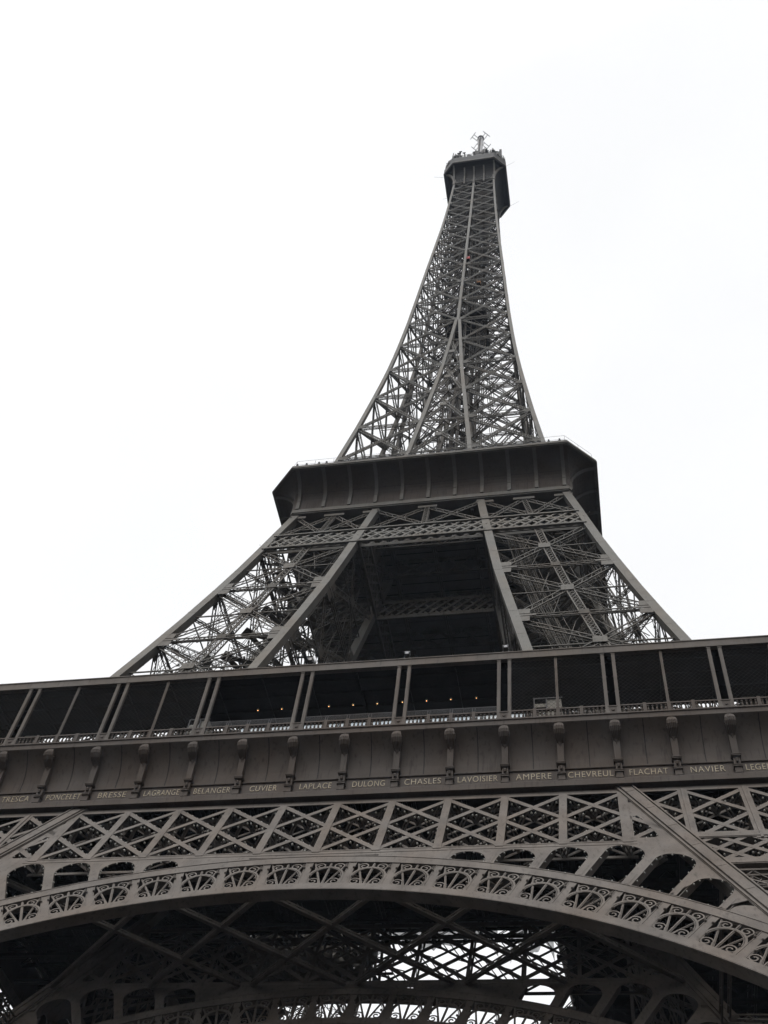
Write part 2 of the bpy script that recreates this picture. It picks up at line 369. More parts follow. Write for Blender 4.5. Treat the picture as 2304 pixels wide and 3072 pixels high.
    # lower panels z 0 - 42 below the first floor
    low = [1.0, 14.0, 28.0, 41.0]
    for face in range(4):
        for i in range(3):
            for d in (0, 1):
                mb = MB(); n = fp(face, 20, 0)[1]; p0 = fp(face, low[i] + 0.8, d)[0]; p1 = fp(face, low[i + 1] - 0.8, 1 - d)[0]
                nn = unit(np.cross(p1 - p0, fp(face, low[i] + 0.8, 1 - d)[0] - p0)); nn = nn if nn @ n > 0 else -nn
                lattice(mb, p0 - nn * 0.012 * d, p1 - nn * 0.012 * d, nn, 0.9, 0.7, 0.11, 0.07, 1.1)
                put('diagonal_brace', mb, IRON, root)
            mb = MB(); pa, pb = fp(face, low[i + 1], 0)[0], fp(face, low[i + 1], 1)[0]
            lattice(mb, pa, pb, fp(face, 20, 0)[1], 0.9, 0.6, 0.11, 0.06, 1.0); put('strut', mb, IRON, root)
    # horizontal frames inside the pier, lift track and stairs
    mb = MB()
    for z in list(np.array([64, 69.9, 75.6, 81.4, 87, 92.75, 98, 103, 108.5])):
        r, q = r_(z) - 0.5, q_(z) + 0.5
        pts = [A(-r, -r, z), A(-q, -r, z), A(-q, -q, z), A(-r, -q, z)]
        for a, b in ((0, 2), (1, 3)): lattice(mb, pts[a] + A(0, 0, 0.02 * a), pts[b] + A(0, 0, 0.02 * a), A(0, 0, 1), 0.4, 0.3, 0.07, 0.045, 0.7)
        for a in range(4): mb.bar(pts[a], pts[(a + 1) % 4], 0.12, 0.12, A(0, 0, 1))
    put('inner_frame', mb, UPPER, root)
    mb = MB()
    mid = lambda z, u, v: A(-(r_(z) + q_(z)) / 2 + u, -(r_(z) + q_(z)) / 2 + v, z)
    for u, v in ((-1.6, 1.6), (1.6, -1.6), (-2.9, 2.9), (2.9, -2.9)):
        for a, b in zip(np.arange(57, 112, 5.5), np.arange(62.5, 118, 5.5)):
            lattice(mb, mid(a, u, v), mid(b, u, v), A(1, 1, 0.4), 0.5, 0.6, 0.10, 0.05, 0.9)
    put('lift_track', mb, UPPER, root)
    mb = MB(); sgn = 1
    for z in np.arange(58, 111, 2.4):
        c0 = mid(z, 2.2 * sgn, 2.2 * sgn); c1 = mid(z + 2.4, -2.2 * sgn + 0.0, -2.2 * sgn)
        mb.bar(c0, c1, 0.7, 0.06, A(0, 0, 1)); sgn = -sgn
        for s_ in (-0.35, 0.35): mb.bar(c0 + A(s_, -s_, 1.0), c1 + A(s_, -s_, 1.0), 0.05, 0.05, A(0, 0, 1))
        mb.bar(c1 + A(-0.5, 0.5, 0.0), c1 + A(0.5, -0.5, 0.0), 0.9, 0.06, A(0, 0, 1))
    put('stair', mb, UPPER, root)
    return root
P0 = pier(True)
for k in (1, 2, 3): dup(P0, RZ(k), tower)

# ================================================================== FACADE between ground and first floor (sloping plane)
Y0, SL = 34.64, 0.4867
def plane(y0, sl):
    ln = math.hypot(1, sl); n = A(0, -1, sl) / ln
    def P(x, z, off=0.0): return A(x, -(y0 + (51.3 - z) * sl), z) + n * off
    return P, n, ln
# z in the formulas below is height; the arch is a circle in the sloping plane
ZC = 40.65 - 38.1 / math.hypot(1, SL)
R_IN, R_IN2, R_OUT2, R_OUT = 38.1, 38.72, 41.36, 42.08
TH = 0.0668                                    # angle between fan posts
def polar(P, ln):
    return lambda th, R, off=0.0: P(R * math.sin(th), ZC + R * math.cos(th) / ln, off)
def band_x(z): return 19.95 + (51.3 - z) * 0.466
ZT, ZB = 51.28, 45.05                          # girder opening heights

WEB = [True]
def box_member(mb, P, n, xa, za, xb, zb, wd, off=0.0, depth=1.0, web=True):
    """riveted box member in the facade plane: front flange, laced sides, rear flange"""
    a, b = P(xa, za), P(xb, zb)
    mb.bar(a, b, wd, 0.05, n, off - 0.025)
    mb.bar(a, b, wd * 0.6, 0.05, n, -depth)
    ax = unit(b - a); sd = np.cross(n, ax); Ln = np.linalg.norm(b - a)
    if not WEB[0]:
        k = max(2, int(Ln / 1.3))
        for i in range(k): mb.bar(a + ax * Ln * i / k - n * 0.05, a + ax * Ln * (i + 1) / k - n * (depth - 0.05), 0.07, 0.05, sd)
    elif web:
        k = max(2, int(Ln / 0.62))
        for s_ in (-1, 1):
            o = sd * s_ * (wd / 2 - 0.04)
            for i in range(k):
                u, v = (0.12, depth - 0.06) if i % 2 else (depth - 0.06, 0.12)
                mb.bar(a + ax * Ln * i / k + o - n * u, a + ax * Ln * (i + 1) / k + o - n * v, 0.12, 0.03, sd)
def clip(xa, za, xb, zb, f):
    """keep the part of the segment where f(x, z) is true"""
    ts = np.linspace(0, 1, 241); ok = [f(xa + (xb - xa) * t, za + (zb - za) * t) for t in ts]
    if not any(ok): return None
    i = ok.index(True); j = len(ok) - 1 - ok[::-1].index(True)
    if ts[j] - ts[i] < 0.06: return None
    g = lambda t: (xa + (xb - xa) * t, za + (zb - za) * t)
    return (*g(ts[i]), *g(ts[j]))

def facade(y0, sl, half, lamps, sink):
    """yields (part, sub-part, builder) triples of one face"""
    P, n, ln = plane(y0, sl); Q = polar(P, ln)
    inside = lambda x, z: abs(x) < band_x(z) - 0.55
    pierp = lambda x, z: band_x(z) + 0.5 < abs(x) < half(z) - 0.9
    # chords
    mb = MB()
    hw = half(51.5)
    for off, d in ((-0.02, 0.06), (-1.0, 0.06)):
        mb.bar(P(-hw, 51.55), P(hw, 51.55), 0.56, d, n, off)
    sink('belt_girder', 'top_chord', mb)
    for s in (-1, 1):
        for zc, wd in ((45.38, 0.62), (42.4, 0.6)):
            mb = MB(); xa, xb = band_x(zc) + 0.4, half(zc) - 0.5
            mb.bar(P(s * xa, zc), P(s * xb, zc), wd, 0.08, n, 0.03); mb.bar(P(s * xa, zc), P(s * xb, zc), wd, 0.1, n, -1.0)
            mb.bar(P(s * xa, zc - wd / 2 - 0.04), P(s * xb, zc - wd / 2 - 0.04), 0.05, 1.0, n, -0.45)
            sink('belt_girder', 'chord', mb)
    # posts
    for i in range(-9, 10):
        x = i * BAY; ax_ = abs(x)
        if ax_ > half(ZB) - 1: continue
        zlo = ZB if i % 1 == 0 else ZB
        c = clip(x, ZT + 0.1, x, ZB - 0.2, (lambda X, Z: abs(X) < band_x(Z) - 0.3) if ax_ < band_x(51.3) else (lambda X, Z: abs(X) > band_x(Z) + 0.3))
        if not c: continue
        mb = MB(); box_member(mb, P, n, *c, (0.52 if ax_ < 19 else 0.62) if y0 > 30 else 0.26, off=0.035)
        if ax_ > 19.9: mb.bar(P(c[0], c[1]), P(c[2], c[3]), 0.16, 0.06, n, 0.07)
        sink('belt_girder', 'post', mb)
    # diagonals across two bays
    for i in range(-10, 10):
        for d in (1, -1):
            xa, xb = i * BAY, (i + 2) * BAY
            za, zb = (ZT, ZB) if d == 1 else (ZB, ZT)
            for f in (inside, lambda X, Z: X > 0 and pierp(X, Z), lambda X, Z: X < 0 and pierp(X, Z)):
                c = clip(xa, za, xb, zb, f)
                if not c: continue
                mb = MB(); box_member(mb, P, n, *c, 0.36, off=0.0 if d == 1 else -0.012, depth=1.0 if d == 1 else 0.985)
                sink('belt_girder', 'diagonal_bar', mb)
                a, b = P(c[0], c[1]), P(c[2], c[3]); sd = np.cross(n, unit(b - a)); Ln = np.linalg.norm(b - a)
                for t in np.arange(0.4, Ln - 0.3, 0.72):
                    for s_ in (-1, 1): lamps.append(('girder', a + unit(b - a) * (t + 0.2 * s_) + sd * s_ * 0.30 - n * 0.22, n, 0.080))
    # finer lattice of the pier between the two chords
    for s in (-1, 1):
        for i in range(-1, 9):
            for d in (1, -1):
                x0 = 19.0 + i * BAY / 2; c = clip(s * x0, 45.1 if d == 1 else 42.7, s * (x0 + 3.4), 42.7 if d == 1 else 45.1, pierp)
                if not c: continue
                mb = MB(); box_member(mb, P, n, *c, 0.33, off=0.0 if d == 1 else -0.012, depth=0.9 if d == 1 else 0.885); sink('belt_girder', 'diagonal_bar', mb)
                a, b = P(c[0], c[1]), P(c[2], c[3]); sd = np.cross(n, unit(b - a)); Ln = np.linalg.norm(b - a)
                for t in np.arange(0.4, Ln - 0.2, 0.8):
                    for s_ in (-1, 1): lamps.append(('girder', a + unit(b - a) * (t + 0.15 * s_) + sd * s_ * 0.28 - n * 0.22, n, 0.075))
    # diagonal bands: inner pier edges running down the facade
    for s in (-1, 1):
        mb = MB(); zz = (52.3, 24.0)
        a, b = P(s * band_x(zz[0]), zz[0]), P(s * band_x(zz[1]), zz[1])
        sd = np.cross(n, unit(b - a))
        mb.bar(a, b, 1.15, 0.10, n, 0.0)
        for o, wd, d, off in ((-0.48 * s, 0.12, 0.16, 0.06), (0.02 * s, 0.62, 0.16, 0.10), (0.50 * s, 0.10, 0.30, 0.08), (0.36 * s, 0.06, 0.22, 0.06)):
            mb.bar(a + sd * o, b + sd * o, wd, d, n, off)
        for t in np.linspace(0.04, 0.96, 12):
            mb.bar(a + (b - a) * t - sd * 0.3, a + (b - a) * t + sd * 0.3, 0.10, 0.015, n, 0.188)
        mb.bar(a, b, 1.0, 0.9, n, -0.55)
        sink('belt_girder', 'edge_band', mb)
    # arch bands
    ths = np.linspace(-0.86, 0.86, 121)
    mb = MB()
    for Ra, Rb, fo in ((R_IN, R_IN2, 0.06), (R_OUT2, R_OUT, 0.05)):
        rings = [[Q(t, Ra, fo), Q(t, Rb, fo), Q(t, Rb, -0.10), Q(t, Ra, -0.10)] for t in ths]; mb.loft(rings)
    mb.loft([[Q(t, R_OUT - 0.02, 0.08), Q(t, R_OUT + 0.05, 0.08), Q(t, R_OUT + 0.05, 0.0), Q(t, R_OUT - 0.02, 0.0)] for t in ths])
    mb.loft([[Q(t, R_IN - 0.05, 0.05), Q(t, R_IN + 0.04, 0.05), Q(t, R_IN + 0.04, 0.0), Q(t, R_IN - 0.05, 0.0)] for t in ths])
    sink('arch', 'band', mb)
    mb = MB()
    mb.loft([[Q(t, R_IN - 0.045, -0.02), Q(t, R_IN + 0.03, -0.02), Q(t, R_IN + 0.03, -0.66), Q(t, R_IN - 0.045, -0.66)] for t in ths])
    sink('arch', 'soffit', mb)
    mb = MB()
    mb.loft([[Q(t, R_OUT2 - 0.03, -0.10), Q(t, R_OUT2 + 0.02, -0.10), Q(t, R_OUT2 + 0.02, -0.66), Q(t, R_OUT2 - 0.03, -0.66)] for t in ths])
    for Ra, Rb in ((R_IN + 0.1, R_IN2), (R_OUT2, R_OUT)):
        mb.loft([[Q(t, Ra, -0.62), Q(t, Rb, -0.62), Q(t, Rb, -0.70), Q(t, Ra, -0.70)] for t in ths])
    sink('arch', 'rear_band', mb)
    for j in range(-12, 13):
        mb = MB(); t = j * TH; a, b = Q(t, R_IN2 - 0.05), Q(t, R_OUT2 + 0.05); sd = np.cross(n, unit(b - a))
        mb.bar(a, b, 0.38, 0.04, n, -0.03)
        for s_ in (-1, 1): mb.bar(a + sd * 0.22 * s_, b + sd * 0.22 * s_, 0.05, 0.06, n, -0.02)
        mb.bar(a, b, 0.10, 0.5, n, -0.33)
        sink('arch', 'fan_post', mb)
    # spandrel plate with arcaded openings
    def capsule(j):
        t0, t1 = sorted((j * TH, (j + (1 if j >= 0 else -1)) * TH)); g = 0.0072
        t0 += g; t1 -= g; tm = (t0 + t1) / 2
        tops = {2: 44.33, 3: 44.37, 4: 44.40, 5: 44.42, 6: 44.42, 7: 43.25, 8: 40.5, 9: 37.8, 10: 34.6}
        k = abs(j) if j >= 0 else abs(j) - 0
        zt = tops.get(abs(j), 33)
        Rt = (zt - ZC) * ln / math.cos(tm); Rb = R_OUT + 0.10
        h = Rt - Rb
        if h < 0.35: return None
        hs_ = max(0.0, h - 1.25)
        pts = [(t0, Rb), (t1, Rb)]
        for a in np.linspace(0, math.pi, 17): 
            pts.append((tm + (t1 - t0) / 2 * math.cos(a), Rb + hs_ + (h - hs_) * math.sin(a) ** 0.8))
        return [(R * math.sin(t), ZC + R * math.cos(t) / ln) for t, R in pts]
    for s in (-1, 1):
        th_end = 0.80
        out_ = [(s * R_OUT * math.sin(t), ZC + R_OUT * math.cos(t) / ln) for t in np.linspace(0.10, th_end, 40)]
        zend = out_[-1][1]
        edge = [(s * (band_x(z) - 0.45), z) for z in np.linspace(zend + 2, 49.9, 9)]
        topc = [(s * (5 * BAY + 0.24), 49.9), (s * (5 * BAY + 0.24), ZB + 0.02)]
        outline = out_ + edge + topc + [(s * 4.2, ZB + 0.02), (s * 4.2, 44.34)]
        holes = []
        for j in ((3, 4, 5, 6, 7, 8, 9, 10) if y0 > 30 else (4, 5, 6, 7, 8, 9, 10)):
            c = capsule(j)
            if c: holes.append([(s * x, z) for x, z in c])
        tri = [(5 * BAY + 0.42, 48.0), (5 * BAY + 0.75, 48.1), (5 * BAY + 1.05, 47.6), (21.25, 45.75), (21.3, 45.5), (21.1, 45.35), (5 * BAY + 0.6, 45.35), (5 * BAY + 0.42, 45.5)]
        holes.append([(s * x, z) for x, z in tri])
        mb = plate('spandrel', outline, holes, 0.06, lambda u, v, o: P(u, v, o), lining=0.06)
        for h in holes:
            L_ = len(h)
            for i in range(L_):
                (xa, za), (xb, zb) = h[i], h[(i + 1) % L_]; d = math.hypot(xb - xa, zb - za); m_ = max(1, int(d / 1.0)) if d > 0.3 else (1 if i % 3 == 0 else 0)
                for q in range(m_):
                    t = (q + 0.5) / m_; cx = sum(p[0] for p in h) / L_; cz = sum(p[1] for p in h) / L_
                    x, z = xa + (xb - xa) * t, za + (zb - za) * t; x += (cx - x) * 0.06; z += (cz - z) * 0.06
                    lamps.append(('arcade', P(x, z, -0.10), n, 0.058))
        for j in range(3, 11):
            t = j * TH; zt_ = min(44.9, 44.9); ra = R_OUT + 0.05; rb = min(R_OUT + 4.2, (44.9 - ZC) * ln / math.cos(t))
            if rb - ra > 0.3:
                for o_ in (-0.22, 0.22): mb.bar(Q(s * t + o_ / 42, ra), Q(s * t + o_ / 42, rb), 0.04, 0.55, n, -0.33)
        # stiffener seams
        for j in range(3, 11):
            t = j * TH; mb.bar(Q(s * t, R_OUT + 0.2, 0.0), Q(s * t, R_OUT + 1.4, 0.0), 0.24, 0.012, n, 0.008)
        sink('arch', 'spandrel_plate', mb)
    mb = MB(); mb.bar(P(-4.3, 44.70), P(4.3, 44.70), 0.78, 0.06, n, -0.031); mb.bar(P(-20, 44.98), P(20, 44.98), 0.10, 0.02, n, 0.012); mb.bar(P(-20, 44.62), P(20, 44.62), 0.05, 0.02, n, 0.012)
    mb.bar(P(-20, 44.9), P(20, 44.9), 0.30, 0.08, n, -1.0)
    sink('arch', 'bottom_plate', mb)
    return P, n, ln, Q

# one fan: ribs, arc and scrolls of wrought iron between two posts (local u along the band, R radius)
def fan_mesh():
    P, n, ln = plane(Y0, SL); Q = polar(P, ln); mb = MB()
    X = lambda u, v: Q(u / 40.0, R_IN2 + v)
    def line(pts, wd, dp, off): mb.ribbon([X(*p) for p in pts], wd, dp, n, off)
    Hh = R_OUT2 - R_IN2
    line([(0, 0), (0, Hh)], 0.16, 0.03, -0.06); line([(0, 0), (0, Hh)], 0.06, 0.05, -0.035)
    for s in (-1, 1):
        line([(s * 0.13, 0), (s * 1.0, Hh)], 0.13, 0.03, -0.075); line([(s * 0.13, 0), (s * 1.0, Hh)], 0.045, 0.05, -0.05)
        spiral = lambda c, r0, a0, turns, sg, k=26: [(c[0] + (r0 * (1 - 0.8 * i / k)) * math.cos(a0 + sg * turns * 2 * math.pi * i / k), c[1] + (r0 * (1 - 0.8 * i / k)) * math.sin(a0 + sg * turns * 2 * math.pi * i / k)) for i in range(k + 1)]
        # upper scroll: leaves the rib, curls under the outer band
        line([(s * 0.80, 1.75), (s * 0.84, 2.05)] + spiral((s * 0.55, 2.22), 0.35, 0.0 if s > 0 else math.pi, 1.35, s), 0.085, 0.04, -0.03)
        # lower scroll: springs from the foot of the rib and curls down
        line([(s * 0.22, 0.02), (s * 0.34, 0.42)] + spiral((s * 0.68, 0.36), 0.38, (math.pi - 0.3) if s > 0 else 0.3, 1.4, -s), 0.085, 0.04, -0.03)
    arc = [(-1.07, 0.0), (-1.09, 0.7)] + [(-1.09 * math.cos(a), 0.85 + 1.22 * math.sin(a)) for a in np.linspace(0.12, math.pi - 0.12, 25)] + [(1.09, 0.7), (1.07, 0.0)]
    line(arc, 0.13, 0.05, -0.02)
    line([(x * 0.90, z - 0.09 if 0.6 < z else z) for x, z in arc], 0.05, 0.05, -0.03)
    for s in (-1, 1):
        mb.nub(X(s * 1.12, 1.95), n, 0.085); mb.nub(X(s * 0.92, 0.85), n, 0.085)
    return mb

# ---- front facade, every member an object
parts = {}
def sink_front(part, sub, mb):
    if part not in parts: parts[part] = empty(part, tower)
    put(sub, mb, IRON, parts[part])
P, n, ln, Q = facade(Y0, SL, lambda z: r_(z), LAMPS, sink_front)
fan = fan_mesh().mesh('fan_panel'); fan.materials.append(IRON)
O3 = Vector(Q(0, 0)); nv = Vector(n)
def arch_rot(t): return Matrix.Translation(O3) @ Matrix.Rotation(-t, 4, -nv) @ Matrix.Translation(-O3)
test = arch_rot(0.3) @ Vector(Q(0, 40)); 
sg = 1 if (test - Vector(Q(0.3, 40))).length < 0.01 else -1
for j in range(-12, 12): link('fan_panel', fan, parts['arch'], None, arch_rot(sg * (j + 0.5) * TH))
# ---- the same facade repeated on the inner side of the piers, and all the other faces (one mesh per kind)
def merged(y0, half, fans=True):
    d = {}
    facade(y0, SL, half, [], lambda part, sub, mb: d.setdefault(part, MB()).merge(mb))
    return d
WEB[0] = False
inner = merged(20.1, lambda z: q_(z) + 0.2)
WEB[0] = True
inner_me = {k: v.mesh('inner_' + k) for k, v in inner.items()}
outer_d = merged(Y0, lambda z: r_(z)); outer_me = {k: v.mesh('outer_' + k) for k, v in outer_d.items()}
shift = Matrix.Translation((0, Y0 - 20.1, 0))
for k in range(4):
    for part in inner_me:
        if inner_me[part].materials: pass
        o = link(part, inner_me[part], tower, IRON, RZ(k))
        if k == 0 and part == 'arch':
            for j in range(-9, 9): link('fan_panel', fan, o, None, shift @ arch_rot(sg * (j + 0.5) * TH))
        if k: link(part, outer_me[part], tower, IRON, RZ(k))

# vault bracing between the outer and the inner arch, beams under the first floor
mb_list = []
for k in range(-3, 4):
    for d in (1, -1):
        x0 = (-14.6 + 7.75 * k) if d == 1 else (-9.4 + 7.75 * k) + 7.75
        y0_, y1_ = -36.6, -23.6; x1 = x0 + d * (y1_ - y0_) * 1.06
        if max(abs(x0), abs(x1)) > 29: continue
        mb = MB(); lattice(mb, A(x0, y0_, 44.6 - 0.03 * d), A(x1, y1_, 44.6 - 0.03 * d), A(0, 0, 1), 0.36, 0.30, 0.08, 0.05, 0.8, sides=True)
        mb.bar(A(x0, y0_, 44.42), A(x1, y1_, 44.42), 0.22, 0.03, A(0, 0, 1))
        o = put('vault_brace', mb, IRON, tower)
        for kk in (2,): link('vault_brace', o.data, tower, None, RZ(kk))
mb = MB()
for i in range(-8, 9):
    x = i * BAY
    lattice(mb, A(x, -34.0, 55.2), A(x, -13.4, 55.2), A(1, 0, 0), 2.6, 0.5, 0.16, 0.09, 2.4, x=True)
    mb.bar(A(x, -34.0, 52.4), A(x, -20.5, 52.4), 0.4, 0.25, A(0, 0, 1))
for y in np.arange(-32, -13, 2.9):
    mb.bar(A(-35, y, 56.6), A(35, y, 56.6), 0.25, 0.4, A(0, 0, 1)); 
    lattice(mb, A(-34, y, 54.2), A(34, y, 54.2), A(0, 1, 0), 1.2, 0.3, 0.12, 0.07, 1.6, x=True)
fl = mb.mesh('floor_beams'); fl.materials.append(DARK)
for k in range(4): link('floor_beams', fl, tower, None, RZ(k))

mb = MB()
for lay, (y, z0, z1, x0, x1, st) in enumerate(((-9.0, 52.5, 59.0, -15, -1.8, 1.15), (-6.4, 54.0, 62.0, -15, -3.2, 1.3), (-3.0, 56.5, 65.0, -15, -4.6, 1.2), (-10.5, 52.5, 57.0, -15, -0.4, 1.5))):
    for x in np.arange(x0, x1, st):
        for d in (1, -1):
            xa, xb = (x, x + 3.0) if d == 1 else (x + 3.0, x)
            if max(xa, xb) > x1: continue
            mb.bar(A(xa, y, z0), A(xb, y + 0.5, z1), 0.34, 0.3, A(0, 1, 0), 0.05 * d)
        mb.bar(A(x, y, z0), A(x, y, z1), 0.22, 0.22, A(0, 1, 0))
    for z in np.arange(z0, z1, 1.1): mb.bar(A(x0, y + 0.2, z), A(x1, y + 0.2, z), 0.2, 0.12, A(0, 1, 0))
put('underfloor_frame', mb, UPPER, tower)

# ================================================================== FIRST FLOOR: frieze, consoles, gallery
def strip(mb, xs, prof):
    """extrude a (y, z) profile polyline along x from xs[0] to xs[1] as an open sheet with mitred ends (45 degrees)"""
    rings = [[(xs[0] * abs(y) / prof[0][2] if False else xs[0], y, z) for y, z in [(p[0], p[1]) for p in prof]],
             [(xs[1], y, z) for y, z in [(p[0], p[1]) for p in prof]]]
    mb.loft(rings, closed=False, cap=False)
def ringstrip(mb, prof):
    """four-sided mitred ring of a (half width, z) profile, front side only"""
    mb.loft([[(-h, -h, z) for h, z in prof], [(h, -h, z) for h, z in prof]], closed=False, cap=False)
def solidring(mb, prof):
    mb.loft([[(-h, -h, z) for h, z in prof], [(h, -h, z) for h, z in prof]], closed=True)
_cz = np.linspace(54.55, 56.95, 18)
_cy = np.interp(_cz, [54.55, 55.0, 55.5, 56.0, 56.42, 56.74, 56.95], [34.40, 34.46, 34.60, 34.83, 35.12, 35.42, 35.66])
for _k in range(4): _cy[1:-1] = (_cy[:-2] + 2 * _cy[1:-1] + _cy[2:]) / 4
COVE = [(34.40, 53.72)] + [(float(a), float(b)) for a, b in zip(_cy, _cz)]
cove_y = lambda z: -float(np.interp(z, [c[1] for c in COVE], [c[0] for c in COVE]))
# wall behind the consoles
mb = MB(); ringstrip(mb, COVE); wall_me = mb.mesh('frieze_wall'); wall_me.polygons.foreach_set('use_smooth', [True] * len(wall_me.polygons)); wall_me.materials.append(FRIEZE_SHADED)
mb = MB()
solidring(mb, [(34.0, 51.98), (34.80, 51.98), (34.80, 52.44), (34.74, 52.50), (34.0, 52.50)])
solidring(mb, [(34.2, 53.64), (34.50, 53.64), (34.54, 53.68), (34.54, 53.76), (34.46, 53.80), (34.2, 53.80)])
solidring(mb, [(34.2, 52.50), (34.48, 52.50), (34.48, 52.58), (34.2, 52.58)])
solidring(mb, [(34.2, 52.63), (34.45, 52.63), (34.45, 52.68), (34.2, 52.68)])
corn_me = mb.mesh('cornice'); corn_me.materials.append(FRIEZE_SHADED)
mb = MB(); solidring(mb, [(34.2, 52.5), (34.40, 52.5), (34.40, 53.70), (34.2, 53.70)]); back_me = mb.mesh('frieze_backing'); back_me.materials.append(FRIEZE_SHADED)
mb = MB()
solidring(mb, [(35.0, 56.93), (35.62, 56.93), (35.70, 57.02), (35.70, 57.10), (35.62, 57.14), (35.0, 57.14)])
solidring(mb, [(35.0, 57.14), (35.66, 57.14), (35.66, 57.45), (35.74, 57.50), (35.74, 57.60), (35.66, 57.66), (35.0, 57.66)])
slab_me = mb.mesh('gallery_edge'); slab_me.materials.append(FRIEZE_SHADED)
mb = MB()
mb.loft([[(-34.9, -34.9, 56.95), (34.9, -34.9, 56.95), (34.9, -34.9, 57.35), (-34.9, -34.9, 57.35)], [(-14.0, -14.0, 56.95), (14.0, -14.0, 56.95), (14.0, -14.0, 57.35), (-14.0, -14.0, 57.35)]])
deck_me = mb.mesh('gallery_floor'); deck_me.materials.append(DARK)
mb = MB(); mb.box((-13.99, -13.99, 56.96), (13.99, -11.3, 57.34)); put('floor_lip', mb, DARK, tower)
mb = MB(); solidring(mb, [(35.30, 63.84), (35.72, 63.84), (35.72, 63.92), (35.68, 63.94), (35.68, 64.50), (35.74, 64.54), (35.74, 64.62), (35.30, 64.62)])
edge_me = mb.mesh('roof_edge'); edge_me.materials.append(IRON)
mb = MB(); solidring(mb, [(29.95, 63.86), (35.32, 63.86), (35.32, 64.15), (29.95, 64.15)])
for y in (31.6, 33.2, 34.6): mb.bar(A(-y, -y, 63.78), A(y, -y, 63.78), 0.12, 0.16, A(0, 0, 1))
for i in range(-9, 10): mb.bar(A(i * BAY, -35.2, 63.74), A(i * BAY, -30.0, 63.74), 0.14, 0.2, A(0, 0, 1))
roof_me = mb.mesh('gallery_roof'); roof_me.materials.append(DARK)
for k in range(4):
    for nm, me in (('frieze_wall', wall_me), ('cornice', corn_me), ('frieze_backing', back_me), ('gallery_edge', slab_me), ('gallery_floor', deck_me)):
        link(nm, me, tower, None, RZ(k))
    ro = link('gallery_roof', roof_me, tower, None, RZ(k)); link('roof_edge', edge_me, ro)
# seams of the cove wall, half-way between consoles
mb = MB()
for z0, z1 in zip([c[1] for c in COVE[:-1]], [c[1] for c in COVE[1:]]):
    mb.bar(A(0, cove_y(z0) - 0.006, z0), A(0, cove_y(z1) - 0.006, z1), 0.06, 0.03, A(0, -1, 0))
seam_me = mb.mesh('seam'); seam_me.materials.append(DARK)
fw = [o for o in tower.children if o.name.startswith('frieze_wall')][0]
for i in range(-9, 9): link('seam', seam_me, fw, None, Matrix.Translation(((i + 0.5) * BAY, 0, 0)))

# consoles: pedestal, tapering shaft that follows the cove, acanthus scroll head
def console_parts():
    ped = MB()
    bx = lambda m, w0, y0, z0, z1: m.box((-w0, -y0, z0), (w0, -34.38, z1))
    bx(ped, 0.235, 34.74, 52.50, 53.02); bx(ped, 0.26, 34.78, 52.52, 52.60)
    bx(ped, 0.30, 34.84, 53.02, 53.08); bx(ped, 0.26, 34.79, 53.08, 53.16); bx(ped, 0.29, 34.83, 53.16, 53.20)
    ped.loft([[(-0.22, -34.74, 53.20), (0.22, -34.74, 53.20), (0.22, -34.38, 53.20), (-0.22, -34.38, 53.20)], [(-0.22, -34.72, 53.86), (0.22, -34.72, 53.86), (0.22, -34.38, 53.86), (-0.22, -34.38, 53.86)]])
    bx(ped, 0.25, 34.80, 53.86, 53.91); bx(ped, 0.30, 34.88, 53.91, 54.00); bx(ped, 0.33, 34.92, 54.00, 54.06)
    boss = MB(); cz, cy = 53.53, -34.74
    boss.tube([(0, cy + 0.02, cz + 0.16), (0, cy - 0.06, cz + 0.12), (0, cy - 0.11, cz), (0, cy - 0.10, cz - 0.12), (0, cy - 0.02, cz - 0.2)], [0.03, 0.10, 0.13, 0.10, 0.03], 8)
    sh = MB(); rings = []
    for z in np.linspace(54.06, 56.3, 9):
        t = (z - 54.06) / 2.24; w0 = 0.215 + 0.03 * t; yf = -34.84 - 0.22 * t; yb = cove_y(z) + 0.05
        rings.append([(-w0, yf, z), (w0, yf, z), (w0, yb, z), (-w0, yb, z)])
    sh.loft(rings)
    hd = MB()
    # scroll: side volutes and a fluted leaf in front
    for s in (-1, 1):
        c = A(s * 0.29, -35.44, 56.34)
        pts = [(c[0] + 0.0, c[1] + 0.24 * (1 - 0.8 * i / 22) * math.cos(0.6 + 2.6 * math.pi * i / 22), c[2] + 0.27 * (1 - 0.8 * i / 22) * math.sin(0.6 + 2.6 * math.pi * i / 22)) for i in range(23)]
        hd.ribbon(pts, 0.10, 0.16, A(s, 0, 0))
        hd.tube([c + A(-0.12 * s, 0, 0), c + A(0.06 * s, 0, 0), c + A(0.13 * s, 0, 0)], [0.12, 0.10, 0.03], 10)
    rings = []
    prof = [(-35.02, 55.62, 0.20), (-35.26, 55.80, 0.29), (-35.54, 56.02, 0.36), (-35.74, 56.30, 0.39), (-35.80, 56.56, 0.36), (-35.74, 56.78, 0.30), (-35.66, 56.93, 0.26)]
    for y, z, w0 in prof:
        fr = []
        for i in range(13):
            u = -1 + i / 6; fl = 0.035 * (1 if i % 2 else 0)
            fr.append((u * w0, y - 0.06 * (1 - u * u) + fl, z + 0.02 * (1 - abs(u))))
        fr += [(w0 * 0.9, y + 0.36, z + 0.02), (-w0 * 0.9, y + 0.36, z + 0.02)]
        rings.append(fr)
    hd.loft(rings)
    pend = MB()
    for s in (-1, 0, 1): pend.tube([(s * 0.10, -35.02 , 55.80 - 0.02), (s * 0.09, -35.04, 55.66), (s * 0.04, -34.99, 55.50 - (0.14 if s == 0 else 0))], [0.06, 0.07, 0.02], 7)
    hd.merge(pend)
    return [('pedestal', ped), ('boss', boss), ('shaft', sh), ('scroll_head', hd)]
con_me = [(nm, m.mesh(nm)) for nm, m in console_parts()]
